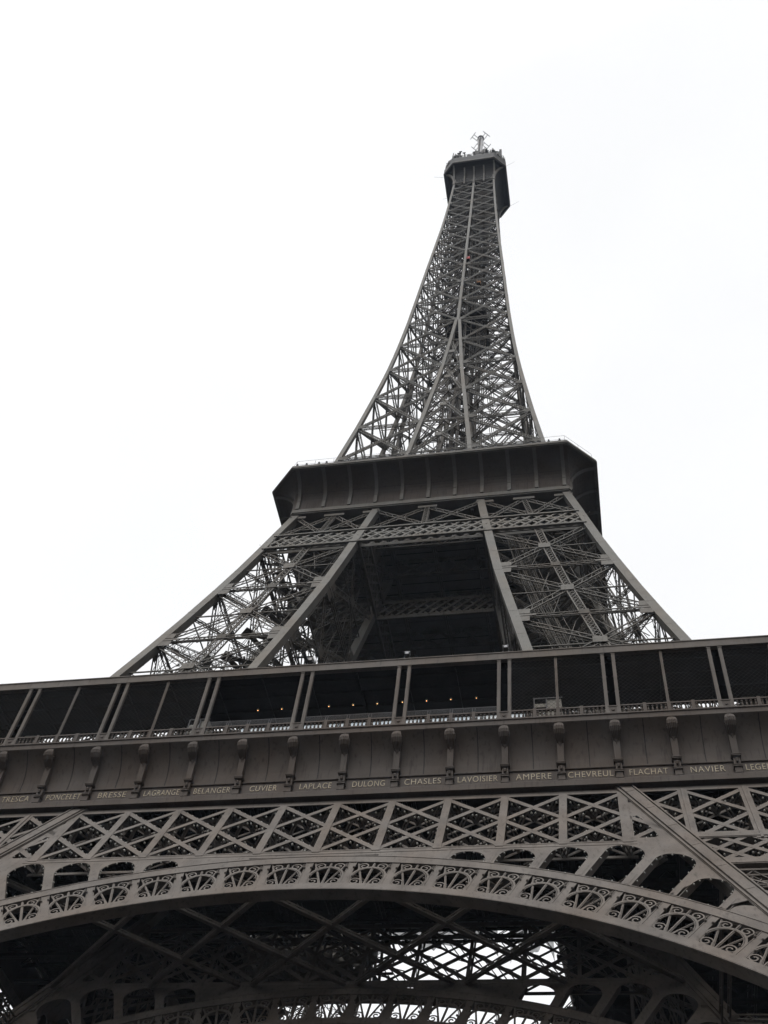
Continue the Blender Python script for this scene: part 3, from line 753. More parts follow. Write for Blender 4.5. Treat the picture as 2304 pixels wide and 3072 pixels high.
for nm, me in con_me: me.materials.append(FRIEZE_SHADED)
for i in range(-9, 10):
    c = empty('console', tower, (i * BAY, 0, 0))
    for nm, me in con_me: link(nm, me, c)
# name plates with gilt letters
NAMES = {2: 'TRESCA', 3: 'PONCELET', 4: 'BRESSE', 5: 'LAGRANGE', 6: 'BELANGER', 7: 'CUVIER', 8: 'LAPLACE', 9: 'DULONG', 10: 'CHASLES', 11: 'LAVOISIER',
         12: 'AMPERE', 13: 'CHEVREUL', 14: 'FLACHAT', 15: 'NAVIER', 16: 'LEGENDRE'}
WID = {'TRESCA': 2.25, 'PONCELET': 2.75, 'BRESSE': 2.2, 'LAGRANGE': 2.75, 'BELANGER': 2.8, 'CUVIER': 2.05, 'LAPLACE': 2.35, 'DULONG': 2.35, 'CHASLES': 2.6, 'LAVOISIER': 2.8,
       'AMPERE': 2.45, 'CHEVREUL': 3.05, 'FLACHAT': 2.55, 'NAVIER': 2.25, 'LEGENDRE': 2.85}
mb = MB(); mb.box((-1.62, -34.43, 52.70), (1.62, -34.395, 53.62)); np_me = mb.mesh('name_plate'); np_me.materials.append(FRIEZE_SHADED)
dots = MB()
for dx in np.linspace(-1.45, 1.45, 6): dots.nub((dx, -34.47, 52.55), A(0, -1, 0.2), 0.05)
for dx in np.linspace(-1.1, 1.1, 3): dots.box((dx - 0.3, -34.52, 52.60), (dx + 0.3, -34.44, 52.65))
dots_me = dots.mesh('bead_trim'); dots_me.materials.append(FRIEZE_SHADED)
for i in range(18):
    x = (i - 8.5) * BAY
    p_ = link('name_plate', np_me, tower, None, Matrix.Translation((x, 0, 0))); link('bead_trim', dots_me, p_)
    if i in NAMES:
        cu = bpy.data.curves.new('lettering', 'FONT'); cu.body = NAMES[i]; cu.align_x = 'CENTER'; cu.size = 0.74; cu.extrude = 0.02; cu.space_character = 1.12; cu.offset = -0.006
        o = bpy.data.objects.new('tmp', cu); COL.objects.link(o); bpy.context.view_layer.update()
        me = bpy.data.meshes.new_from_object(o.evaluated_get(bpy.context.evaluated_depsgraph_get())); bpy.data.objects.remove(o)
        xs = [v.co.x for v in me.vertices]; wd = max(xs) - min(xs); mx = (max(xs) + min(xs)) / 2
        ys = [v.co.y for v in me.vertices]; hh = max(ys) - min(ys)
        k = WID[NAMES[i]] / wd
        for v in me.vertices: v.co.x = (v.co.x - mx) * k; v.co.y = (v.co.y - min(ys)) * 0.50 / hh
        me.name = 'lettering'; me.materials.clear(); me.materials.append(GOLD)
        link('lettering', me, p_, None, Matrix.Translation((0, -34.445, 52.93)) @ Matrix.Rotation(math.pi / 2, 4, 'X'))

# gallery posts, balustrade, wire screens
GY = -35.52
pm = MB(); pm.box((-0.13, GY - 0.12, 57.66), (0.13, GY + 0.12, 63.86)); pm.box((-0.17, GY - 0.16, 57.66), (0.17, GY + 0.16, 57.80)); pm.box((-0.16, GY - 0.15, 63.70), (0.16, GY + 0.15, 63.87)); pm.box((-0.035, GY - 0.14, 57.82), (0.035, GY - 0.11, 63.68))
post_me = pm.mesh('gallery_post'); post_me.materials.append(IRON)
blk = MB(); blk.box((-0.30, GY - 0.10, 57.66), (0.30, GY + 0.10, 58.28)); blk.box((-0.36, GY - 0.14, 58.28), (0.36, GY + 0.14, 58.38)); blk.tube([(0, GY - 0.10, 57.98), (0, GY - 0.16, 57.98)], [0.14, 0.09], 10)
blk_me = blk.mesh('post_block'); blk_me.materials.append(FRIEZE_SHADED)
thin = MB(); thin.box((-0.09, GY - 0.06, 58.3), (-0.03, GY + 0.06, 63.86)); thin.box((0.03, GY - 0.06, 58.3), (0.09, GY + 0.06, 63.86)); thin.box((-0.10, GY - 0.0, 58.3), (0.10, GY + 0.04, 63.86))
thin_me = thin.mesh('screen_post'); thin_me.materials.append(IRON)
for i in range(-8, 9, 1):
    if (i + 9) % 2 == 0 or i == 0:
        pass
for idx in range(0, 19):
    x = (idx - 9) * BAY
    if idx % 2 == 0:
        for s in (-0.40, 0.40): link('gallery_post', post_me, tower, None, Matrix.Translation((x + s, 0, 0)))
        link('post_block', blk_me, tower, None, Matrix.Translation((x, 0, 0)))
    elif idx >= 13 or idx <= 5:
        link('screen_post', thin_me, tower, None, Matrix.Translation((x, 0, 0)))
# balustrade sections: rails, small pier and turned balusters
bal = MB(); prof = [(57.72, 0.10), (57.78, 0.10), (57.80, 0.055), (57.90, 0.085), (58.02, 0.065), (58.16, 0.05), (58.18, 0.095), (58.24, 0.10), (58.27, 0.06), (58.34, 0.06)]
bal.tube([(0, GY, z) for z, _ in prof], [q for _, q in prof], 8)
bal_me = bal.mesh('baluster'); bal_me.materials.append(FRIEZE_SHADED)
pr = MB(); pr.box((-0.13, GY - 0.12, 57.66), (0.13, GY + 0.12, 58.52)); pier_me = pr.mesh('rail_pier'); pier_me.materials.append(FRIEZE_SHADED)
balusters = []
for b in range(9):
    x0 = (2 * b - 9) * BAY + 0.55; x1 = (2 * b - 7) * BAY - 0.55; Ln = x1 - x0
    for q in range(4):
        xa, xb = x0 + Ln * q / 4, x0 + Ln * (q + 1) / 4
        mb = MB(); mb.box((xa, GY - 0.10, 58.34), (xb, GY + 0.10, 58.46)); mb.box((xa, GY - 0.11, 57.655), (xb, GY + 0.11, 57.73))
        sec = put('balustrade_rail', mb, FRIEZE_SHADED, tower)
        if q: link('rail_pier', pier_me, sec, None, Matrix.Translation((xa, 0, 0)))
        for j in range(5):
            balusters.append((abs(xa + (xb - xa) * (j + 0.75) / 5.5 - 8), xa + (xb - xa) * (j + 0.75) / 5.5, sec))
        if q and 3 <= b <= 5:      # hooped low mesh of the open bays
            mb = MB()
            for d in (-0.09, 0.09):
                mb.tube([(xa + d, GY - 0.05, 58.45), (xa + d, GY - 0.05, 58.85), (xa + d, GY + 0.03, 58.98), (xa + d, GY + 0.12, 59.0)], 0.018, 6)
            put('rail_hoop', mb, STEEL, sec)
        if 3 <= b <= 5:
            mb = MB()
            for u in np.arange(-0.55, xb - xa + 0.55, 0.11):
                for d in (1, -1):
                    a0, a1 = max(0, u), min(xb - xa, u + 0.55)
                    if a1 - a0 < 0.03: continue
                    za, zb = 58.47 + (a0 - u), 58.47 + (a1 - u)
                    if d < 0: za, zb = 59.02 - (a0 - u), 59.02 - (a1 - u)
                    mb.bar(A(xa + a0, GY, za), A(xa + a1, GY, zb), 0.010, 0.008, A(0, 1, 0), 0.006 * d)
            mb.bar(A(xa, GY, 59.02), A(xb, GY, 59.02), 0.03, 0.03, A(0, 1, 0))
            put('low_wire_screen', mb, STEEL, tower)
balusters.sort(key=lambda t: t[0])
for _, x, sec in balusters[:100]: link('baluster', bal_me, sec, None, Matrix.Translation((x, 0, 0)))
mb = MB()
for _, x, sec in balusters[100:]: mb.tube([(x, GY, z) for z, _ in prof], [q for _, q in prof], 6)
o = put('baluster', mb, FRIEZE_SHADED, tower); o['kind'] = 'stuff'
# wire screens of the side bays
def wire(x0, x1, z0, z1, st=0.36, th=0.010):
    mb = MB(); w_, h = x1 - x0, z1 - z0
    for u in np.arange(-h, w_, st):
        a0, a1 = max(0, u), min(w_, u + h)
        if a1 - a0 < 0.05: continue
        for d in (1, -1):
            za, zb = (z0 + a0 - u, z0 + a1 - u) if d > 0 else (z1 - (a0 - u), z1 - (a1 - u))
            mb.bar(A(x0 + a0, GY, za), A(x0 + a1, GY, zb), th, 0.012, A(0, 1, 0), 0.007 * d)
    return mb
for b in (0, 1, 2, 6, 7, 8):
    x0 = (2 * b - 9) * BAY + 0.53; xm = (2 * b - 8) * BAY; x1 = (2 * b - 7) * BAY - 0.53
    put('wire_screen', wire(x0, xm - 0.1, 58.48, 63.84), WIRE, tower); put('wire_screen', wire(xm + 0.1, x1, 58.48, 63.84), WIRE, tower)

# ================================================================== SECOND PLATFORM
# belt girder z 103 - 106.6 on each face: two lattice layers between chords
def belt2():
    parts_ = []
    n = A(0, -1, 0); Y = lambda z, o=0.0: -(r_(z)) + o
    za, zb = 103.1, 106.45
    def P2(x, z, o): return A(x, Y(z, o), z)
    for z, h in ((za, 0.50), (zb, 0.46)):
        mb = MB(); hw = r_(z) - 0.5
        mb.bar(P2(-hw, z, 0.10), P2(hw, z, 0.10), h, 0.10, n); mb.bar(P2(-hw, z, 0.85), P2(hw, z, 0.85), h, 0.10, n)
        mb.bar(P2(-hw, z - h / 2 - 0.03, 0.05), P2(hw, z - h / 2 - 0.03, 0.05), 0.05, 0.34, n)
        parts_.append(('chord', mb))
    for lay, o in enumerate((0.12, 0.95)):
        for d in (1, -1):
            for x in np.arange(-20.6, 18.5, 1.40):
                mb = MB(); xa, xb = x, x + 2.72; z0, z1 = (za + 0.2, zb - 0.2) if d == 1 else (zb - 0.2, za + 0.2)
                f = lambda X, Z: (abs(X) < q_(Z) - 0.05) or (q_(Z) + 0.95 < abs(X) < r_(Z) - 0.9)
                c = clip(xa, z0, xb, z1, f)
                if not c: continue
                mb.bar(P2(c[0], c[1], o), P2(c[2], c[3], o), 0.25 if lay == 0 else 0.22, 0.05, n, 0.03 if d == 1 else -0.03)
                parts_.append(('lattice_bar', mb))
                if lay == 0 and d == 1: 
                    for t in (0.25, 0.5, 0.75): LAMPS.append(('belt', P2(xa + 2.72 * t + 0.3, z0 + (z1 - z0) * t, 0.0), n, 0.06))
    # bracing between inner rafters above the belt
    for x0, x1 in ((-6.6, 0), (0, 6.6)):
        for d in (0, 1):
            mb = MB(); xa, xb = (x0, x1) if d == 0 else (x1, x0)
            lattice(mb, P2(xa, 106.9, 0.4 + 0.012 * d), P2(xb * 0.95, 112.0, 0.4 + 0.012 * d), n, 0.58, 0.24, 0.11, 0.08, 0.6, both=False); parts_.append(('diagonal_brace', mb))
    mb = MB(); lattice(mb, P2(0, 106.7, 0.38), P2(0, 112.2, 0.38), n, 0.62, 0.5, 0.09, 0.05, 0.5, x=True); mb.bar(P2(-1.2, 111.9, 0.1), P2(1.2, 111.9, 0.1), 0.42, 0.05, n); parts_.append(('post', mb))
    return parts_
bp_ = belt2(); root = empty('upper_belt_girder', tower)
for nm, m in bp_: put(nm, m, UPPER_LIT if nm in ('chord', 'lattice_bar') else UPPER, root)
allm = MB()
for nm, m in bp_: allm.merge(m)
ib = MB(); nn_ = A(0, -1, 0)
for z, h in ((103.1, 0.6), (106.4, 0.5)):
    ib.bar(A(-q_(z), -q_(z), z), A(q_(z), -q_(z), z), h, 0.3, nn_)
    ib.bar(A(-r_(z), -q_(z), z), A(-q_(z), -q_(z), z), h, 0.3, nn_); ib.bar(A(q_(z), -q_(z), z), A(r_(z), -q_(z), z), h, 0.3, nn_)
for d in (1, -1):
    for x in np.arange(-17.6, 17.6, 1.4):
        if not (abs(x + d * 0.7) > 16.5): ib.bar(A(x, -7.48, 103.2), A(x + d * 2.7, -7.0, 106.3), 0.26, 0.12, nn_, 0.1 * d)
ibm = ib.mesh('inner_belt_girder'); ibm.materials.append(UPPER)
for k in range(4): link('inner_belt_girder', ibm, tower, None, RZ(k))
ub = allm.mesh('upper_belt_girder'); ub.materials.append(UPPER)
for k in (1, 2, 3): link('upper_belt_girder', ub, tower, None, RZ(k))
p2 = empty('upper_platform', tower)
# cove: square foot to chamfered head
A2, B2 = 17.64, 21.05
def octa(a, b, z): return [(-a, -b, z), (a, -b, z), (b, -a, z), (b, a, z), (a, b, z), (-a, b, z), (-b, a, z), (-b, -a, z)]
FOOT = 17.62
def cove2(t):
    # returns (offset from foot 0..1, height)
    return 1 - math.cos(t * math.pi / 2), math.sin(t * math.pi / 2)
levels = [(0.0, 113.45), (0.0, 115.05)] + [((1 - math.cos(t * math.pi / 2)) ** 0.95, 115.05 + (117.95 - 115.05) * math.sin(t * math.pi / 2)) for t in np.linspace(0.1, 1, 9)]
mb = MB(); rings = []
for o, z in levels:
    b = FOOT + (B2 - 0.12 - FOOT) * o; a = FOOT - 0.02 + (A2 - FOOT) * o; rings.append(octa(a, b, z))
mb.loft(rings, cap=False); put('skirt', mb, FRIEZE_SHADED, p2)
mb = MB()
for z0, z1, ex in ((117.93, 118.10, -0.02), (118.10, 118.32, 0.08), (118.32, 118.44, -0.10), (118.44, 118.66, 0.0)): mb.loft([octa(A2 + ex * 0.41, B2 + ex, z0), octa(A2 + ex * 0.41, B2 + ex, z1)])
put('edge_molding', mb, UPPER, p2)
mb = MB()
for z0, z1, ex in ((112.55, 112.72, 0.05), (112.72, 113.34, 0.16), (113.34, 113.46, 0.10)):
    h = FOOT + ex; mb.loft([octa(h - 0.35, h, z0), octa(h - 0.35, h, z1)])
put('foot_molding', mb, UPPER_LIT, p2)
mb = MB(); mb.box((-17.3, -17.3, 112.9), (17.3, 17.3, 113.2))
for x in np.arange(-16.5, 17, 1.65): mb.bar(A(x, -17.2, 112.72), A(x, 17.2, 112.72), 0.14, 0.16, A(0, 0, 1)); mb.bar(A(-17.2, x, 112.70), A(17.2, x, 112.70), 0.14, 0.30, A(0, 0, 1))
put('deck', mb, DARK, p2)
mb = MB()
for y in (-13.5, -9.0, -3.2, 3.2, 9.0):
    lattice(mb, A(-16.5, y, 110.6), A(16.5, y, 110.6), A(0, 1, 0), 3.2, 0.5, 0.22, 0.16, 3.0, x=True)
for x in (-5.4, 0, 5.4): lattice(mb, A(x, -16.5, 111.2), A(x, 16.5, 111.2), A(1, 0, 0), 1.6, 0.4, 0.16, 0.1, 1.6, x=True)
put('deck_beam', mb, UPPER, p2)
rib = MB(); rings = []
for o, z in levels + [(1.0, 117.96)]:
    y = -(FOOT + (B2 - 0.14 - FOOT) * o); d = 0.26 - 0.12 * o
    rings.append([(-0.22, y - d * (1 - o * 0.6), z - 0.10 * o), (0.22, y - d * (1 - o * 0.6), z - 0.10 * o), (0.22, y + 0.1, z), (-0.22, y + 0.1, z)])
rib.loft(rings); rib.bar(A(0, -FOOT - 0.27, 115.0), A(0, -FOOT - 0.27, 115.09), 0.42, 0.06, A(0, -1, 0))
rib_me = rib.mesh('rib'); rib_me.materials.append(UPPER_LIT)
for k in range(4):
    for i in range(-5, 6): link('rib', rib_me, p2, None, RZ(k) @ Matrix.Translation((i * 3.385, 0, 0)))
# seams between ribs and a girt line
mb = MB()
for i in range(-5, 5): 
    for f in (1 / 3, 2 / 3): mb.bar(A((i + f) * 3.385, -FOOT - 0.004, 113.47), A((i + f) * 3.385, -FOOT - 0.004, 115.0), 0.035, 0.02, A(0, -1, 0))
zz = 116.4; oo = float(np.interp(zz, [l[1] for l in levels], [l[0] for l in levels])); mb.bar(A(-17.4, -(FOOT + (B2 - 0.12 - FOOT) * oo) - 0.0, zz), A(17.4, -(FOOT + (B2 - 0.12 - FOOT) * oo), zz), 0.04, 0.03, A(0, -1, 0))
put('seam', mb, DARK, p2)
# railing and little fixtures on the platform edge
mb = MB(); ring = octa(A2 - 0.25, B2 - 0.5, 118.66)
for i in range(8):
    a, b = A(*ring[i]), A(*ring[(i + 1) % 8]); Ln = np.linalg.norm(b - a); k = max(2, int(Ln / 2.4))
    for j in range(k + 1):
        p = a + (b - a) * j / k; mb.bar(p, p + A(0, 0, 1.7), 0.035, 0.035, A(1, 0, 0))
    for h in (1.0, 1.85): mb.bar(a + A(0, 0, h), b + A(0, 0, h), 0.025, 0.025, A(0, 0, 1))
put('railing', mb, STEEL, p2)
fx = MB(); fx.box((-0.18, -0.15, 0), (0.18, 0.15, 0.32)); fx.bar(A(0, 0, 0.3), A(0, -0.2, 0.55), 0.2, 0.2, A(1, 0, 0)); fx_me = fx.mesh('edge_fixture'); fx_me.materials.append(STEEL)
for i in range(26):
    x = -17 + i * 1.36 + random.uniform(-0.3, 0.3); link('edge_fixture', fx_me, p2, None, Matrix.Translation((x, -B2 + 0.28, 118.66)))

# ================================================================== SHAFT above the second platform
shaft = empty('shaft', tower)
ZU = [118.6, 129.8, 140.4, 151.5, 162.4, 172.9, 182.7, 192.6, 202.0, 211.6, 220.7, 228.6, 236.0, 243.2, 249.9, 255.5, 261.2, 266.5, 271.5, 277.0]
wr = lambda z: float(np.interp(z, [118, 150, 200, 277], [0.66, 0.58, 0.52, 0.46]))
zs = sorted(set(ZU + [124, 135, 146, 157, 168, 178]))
for sx in (-1, 1):
    for sy in (-1, 1):
        mb = MB(); rafter(mb, lambda z: (sx * r_(z), sy * r_(z)), (-sx, -sy), zs, wr); put('corner_rafter', mb, UPPER_LIT, shaft)
fr_mb = []
def fpu(z, x, o=0.0): return A(x, -r_(z) + o, z)
n = A(0, -1, 0)
face_parts = []
for s in (-1, 1):
    mb = MB(); z2 = [z for z in zs if z <= 182.7]; rings = []
    for z in z2:
        xi, xo = s * q_(z), s * (q_(z) + wr(z)); rings.append([(xi, -r_(z), z), (xo, -r_(z), z), (xo, -r_(z) + wr(z), z), (xi, -r_(z) + wr(z), z)])
    mb.loft(rings); face_parts.append(('inner_rafter', mb))
mb = MB(); mb.loft([[(-0.25, -r_(z), z), (0.25, -r_(z), z), (0.25, -r_(z) + 0.5, z), (-0.25, -r_(z) + 0.5, z)] for z in ZU if z >= 182] ); face_parts.append(('centre_rafter', mb))
for i in range(len(ZU) - 1):
    za, zb = ZU[i], ZU[i + 1]; big = za < 182
    W_ = float(np.interp(za, [118, 180, 270], [0.56, 0.46, 0.34])); D_ = W_ * 0.45
    a_, b_ = za + 0.35, zb - 0.35
    for s in (-1, 1):
        xi = lambda z: s * ((q_(z) + wr(z)) if z < 182.4 else 0.25)
        xo = lambda z: s * (r_(z) - wr(z))
        for d in (0, 1):
            mb = MB(); p0 = fpu(a_, xi(a_) if d == 0 else xo(a_), 0.3 + 0.012 * d); p1 = fpu(b_, xo(b_) if d == 0 else xi(b_), 0.3 + 0.012 * d)
            lattice(mb, p0, p1, n, W_, D_, 0.075 if big else 0.065, 0.045, W_ * 0.9, x=True, sides=big)
            face_parts.append(('diagonal_brace', mb))
            if d == 0:
                k = 5
            for t in np.linspace(0.08, 0.92, 9): LAMPS.append(('shaft', p0 + (p1 - p0) * t + n * 0.26, n, 0.06))
        # strut with gussets at the upper node
        mb = MB()
        for dz in (-0.2, 0.2): mb.bar(fpu(zb + dz, xi(zb), 0.12), fpu(zb + dz, xo(zb), 0.12), 0.08, 0.10, n); mb.bar(fpu(zb + dz, xi(zb), 0.5), fpu(zb + dz, xo(zb), 0.5), 0.08, 0.10, n)
        k = 10
        for j in range(k):
            u = 0.16 if j % 2 else -0.16; X0 = xi(zb) + (xo(zb) - xi(zb)) * j / k; X1 = xi(zb) + (xo(zb) - xi(zb)) * (j + 1) / k
            mb.bar(fpu(zb, X0, 0.12) + A(0, 0, u), fpu(zb, X1, 0.12) - A(0, 0, u), 0.045, 0.03, n)
            mb.bar(fpu(zb - 0.2, X0, 0.3 + u), fpu(zb - 0.2, X1, 0.3 - u), 0.045, 0.03, A(0, 0, 1))
        g = float(np.interp(zb, [130, 180, 270], [1.2, 0.95, 0.6]))
        for X, sg_ in ((xi(zb), s), (xo(zb), -s)):
            for dz, l in ((-0.42, 0.7), (-0.2, 1.0), (0.02, 1.0), (0.24, 0.85), (0.46, 0.6)):
                mb.bar(fpu(zb + dz, X - 0.1 * sg_, 0.0), fpu(zb + dz, X + g * l * sg_, 0.0), 0.13, 0.05, n)
        face_parts.append(('strut', mb))
    if zb < 176:
        for d in (0, 1):
            q0, q1 = q_(a_), q_(b_); mb = MB()
            p0 = fpu(a_, -q0 if d == 0 else q0, 0.3 + 0.012 * d); p1 = fpu(b_, q1 if d == 0 else -q1, 0.3 + 0.012 * d)
            lattice(mb, p0, p1, n, min(W_, q1 * 0.9 + 0.1), D_, 0.085, 0.05, 0.7, sides=True)
            if d == 0: c = (p0 + p1) / 2; mb.bar(c - A(0.5, 0, 0), c + A(0.5, 0, 0), 0.8, 0.05, n, 0.34)
            face_parts.append(('diagonal_brace', mb))
        mb = MB(); q1 = q_(zb)
        for dz in (-0.2, 0.2): mb.bar(fpu(zb + dz, -q1, 0.12), fpu(zb + dz, q1, 0.12), 0.10, 0.12, n)
        face_parts.append(('strut', mb))
for nm, m in face_parts: put(nm, m, UPPER_LIT, shaft)  # front face takes the painted-in lit tone, other faces the plain one
allm = MB()
for nm, m in face_parts: allm.merge(m)
sf = allm.mesh('side_bracing'); sf.materials.append(UPPER)
for k in (1, 2, 3): link('side_bracing', sf, shaft, None, RZ(k))
# inside: lift guides, horizontal frames, inner rafters of the four legs, stair
mb = MB()
for sx in (-1, 1):
    for sy in (-1, 1):
        mb.loft([[(sx * q_(z), sy * q_(z), z), (sx * (q_(z) + 0.55), sy * q_(z), z), (sx * (q_(z) + 0.55), sy * (q_(z) + 0.55), z), (sx * q_(z), sy * (q_(z) + 0.55), z)] for z in zs if z < 179])
put('inner_column', mb, UPPER, shaft)
mb = MB()
for x, y in ((-2.6, -1.5), (2.6, -1.5), (-2.6, 1.5), (2.6, 1.5), (0, -2.2), (0, 2.2), (-1.3, 0), (1.3, 0), (-3.6, 0.3), (3.6, -0.3)):
    s_ = 1.0
    for a, b in zip(np.arange(119, 274, 9), np.arange(128, 283, 9)):
        fa, fb = min(1, (r_(a) - 1.0) / 4.6), min(1, (r_(b) - 1.0) / 4.6)
        lattice(mb, A(x * fa, y * fa, a), A(x * fb, y * fb, min(b, 276)), A(1, 0, 0), 0.5, 0.45, 0.075, 0.045, 0.9, sides=True)
for i in range(14):
    a_ = i * 2.399; q = 0.25 + 0.6 * ((i * 0.618) % 1)
    for a, b in zip(ZU[:-2], ZU[1:-1]):
        fa, fb = (r_(a) - 0.8) * q, (r_(b) - 0.8) * q; mb.bar(A(fa * math.cos(a_), fa * math.sin(a_), a), A(fb * math.cos(a_), fb * math.sin(a_), b), 0.10, 0.10, A(1, 0, 0))
put('lift_guide', mb, UPPER, shaft)
mb = MB()
lev = sorted(ZU[:-1] + [(a + b) / 2 for a, b in zip(ZU[:-1], ZU[1:]) if a > 182])
for z in lev:
    r = r_(z) - 0.3; c = [A(-r, -r, z), A(r, -r, z), A(r, r, z), A(-r, r, z)]
    for a, b in ((0, 2), (1, 3)): lattice(mb, c[a] + A(0, 0, 0.03 * a), c[b] + A(0, 0, 0.03 * a), A(0, 0, 1), 0.45, 0.35, 0.07, 0.045, 0.6)
    m4 = [(c[i] + c[(i + 1) % 4]) / 2 for i in range(4)]
    for i in range(4): mb.bar(m4[i], m4[(i + 1) % 4], 0.16, 0.16, A(0, 0, 1))
    for t in (-0.5, 0, 0.5): mb.bar(A(-r, t * r, z + 0.05), A(r, t * r, z + 0.05), 0.09, 0.10, A(0, 0, 1)); mb.bar(A(t * r, -r, z - 0.08), A(t * r, r, z - 0.08), 0.09, 0.10, A(0, 0, 1))
put('inner_frame', mb, UPPER, shaft)
mb = MB(); sgn = 1
for z in np.arange(119, 272, 2.6):
    rr = min(2.0, r_(z) * 0.3); c0 = A(rr * sgn, 2.4 * min(1, rr / 1.8), z); c1 = A(-rr * sgn, 2.4 * min(1, rr / 1.8), z + 2.6); sgn = -sgn
    mb.bar(c0, c1, 0.9, 0.10, A(0, 0, 1)); mb.bar(c1 - A(0.6, 0, 0), c1 + A(0.6, 0, 0), 1.3, 0.1, A(0, 0, 1))
    for y in (-0.45, 0.45): mb.bar(c0 + A(0, y, 1), c1 + A(0, y, 1), 0.05, 0.05, A(0, 0, 1))
put('stair', mb, UPPER, shaft)
# intermediate landing
mb = MB(); mb.box((-4.2, -4.2, 196.2), (4.2, 4.2, 196.5)); put('landing', mb, DARK, shaft)

# ================================================================== SUMMIT
top = empty('summit_platform', tower)
A3, B3 = 5.3, 8.0
r0 = r_(270.0)
lv = [(0.0, 270.3)] + [((1 - math.cos(t * math.pi / 2)), 270.3 + 8.3 * math.sin(t * math.pi / 2)) for t in np.linspace(0.1, 1, 10)]
# skirt set back behind the ribs
mb = MB(); rings = []
for o, z in lv:
    b = (r0 - 0.35) + (B3 - 0.25 - r0 + 0.35) * o ** 0.9; a = (r0 - 0.37) + (A3 - r0 + 0.37) * o; z_ = z + 1.2 * (1 - o); rings.append(octa(a, b, min(z_, 278.65)))
mb.loft(rings, cap=False); put('skirt', mb, DARK, top)
mb = MB()
for z0, z1, ex in ((278.6, 278.85, -0.02), (278.85, 279.0, -0.12), (279.0, 279.3, 0.0)): mb.loft([octa(A3 + ex * 0.4, B3 + ex, z0), octa(A3 + ex * 0.4, B3 + ex, z1)])
put('edge_molding', mb, UPPER, top)
rib = MB(); rings = []
for o, z in lv:
    y = -(r0 + (B3 - 0.2 - r0) * o); rings.append([(-0.2, y - 0.03, z - 0.05 * o), (0.2, y - 0.03, z - 0.05 * o), (0.2, y + 0.45, z + 0.15), (-0.2, y + 0.45, z + 0.15)])
rib.loft(rings); ribs = rib.mesh('rib'); ribs.materials.append(UPPER_LIT)
for k in range(4):
    for s in (-1, 1): link('rib', ribs, top, None, RZ(k) @ Matrix.Translation((s * (r0 - 0.08), 0, 0)))
mb = MB()
for x in (-2.4, 0, 2.5): 
    mb.bar(A(x, -5.15, 269.6), A(x, -5.45, 274.6), 0.32, 0.3, A(0, -1, 0))
    mb.bar(A(x, -5.45, 274.5), A(x, -6.6, 277.6), 0.3, 0.3, A(0, -1, 0))
put('bracket', mb, UPPER, top)
mb = MB(); mb.box((-5.2, -5.2, 277.6), (5.2, 5.2, 278.0)); mb.loft([octa(A3 - 0.2, B3 - 0.3, 278.4), octa(A3 - 0.2, B3 - 0.3, 278.6)])
for x in np.arange(-4.8, 5, 0.8): mb.bar(A(x, -5.2, 277.5), A(x, 5.2, 277.5), 0.12, 0.2, A(0, 0, 1))
put('deck', mb, DARK, top)
# caged upper deck and cabin
mb = MB(); mb.loft([octa(A3 - 0.02, B3 - 0.06, 279.3), octa(A3 - 0.02, B3 - 0.06, 282.2), octa(A3 - 0.1, B3 - 0.2, 283.0)]); mb.box((-4.6, -4.6, 283.0), (4.6, 4.6, 287.5))
put('cabin', mb, DARK, top)
mb = MB()
ring = octa(A3 - 0.1, B3 - 0.25, 283.0)
for i in range(8):
    a, b = A(*ring[i]), A(*ring[(i + 1) % 8]); k = max(2, int(np.linalg.norm(b - a) / 0.7))
    for j in range(k): p = a + (b - a) * j / k; mb.bar(p, p + A(0, 0, 1.6 + 0.5 * random.random()), 0.06, 0.06, A(1, 0, 0))
    for h in (0.8, 1.6): mb.bar(a + A(0, 0, h), b + A(0, 0, h), 0.07, 0.07, A(0, 0, 1))
put('railing', mb, STEEL, top)
for i in range(46):
    x = random.uniform(-7.6, 7.6); y = -7.7 + max(0, abs(x) - 5.2) + random.uniform(0, 0.7); h = random.uniform(1.5, 6.0); mb = MB(); z = 282.9
    mb.bar(A(x, y, z), A(x + random.uniform(-0.2, 0.2), y, z + h), 0.2, 0.2, A(1, 0, 0))
    kind = i % 4
    if kind == 0: mb.tube([(x, y - 0.1, z + h - 0.3), (x, y - 0.25, z + h - 0.25), (x, y - 0.45, z + h - 0.2)], [0.1, 0.4, 0.45], 10)
    elif kind == 1: mb.box((x - 0.18, y - 0.2, z + h - 0.7), (x + 0.18, y + 0.1, z + h + 0.5))
    elif kind == 2: mb.bar(A(x - 0.5, y, z + h), A(x + 0.5, y, z + h), 0.06, 0.06, A(0, 0, 1)); mb.bar(A(x - 0.4, y, z + h * 0.7), A(x + 0.4, y, z + h * 0.7), 0.06, 0.06, A(0, 0, 1))
    put(('dish_aerial', 'panel_aerial', 'yagi_aerial', 'rod_aerial')[kind], mb, STEEL if kind else DARK, top)
for i in range(34):
    x = random.uniform(-7.4, 7.4); y = -7.75 + max(0, abs(x) - 5.2); wd_ = random.uniform(0.2, 0.7); h = random.choice((0.8, 1.2, 1.8, 2.4, 4.0)) * random.uniform(0.7, 1.3); mb = MB()
    mb.loft([[(x - wd_, y, 282.6), (x + wd_, y, 282.6), (x + wd_, y + 0.7, 282.6), (x - wd_, y + 0.7, 282.6)], [(x - wd_ * 0.7, y, 283 + h), (x + wd_ * 0.8, y, 283 + h), (x + wd_ * 0.8, y + 0.5, 283 + h), (x - wd_ * 0.7, y + 0.5, 283 + h)]])
    put('equipment_box', mb, DARK, top)
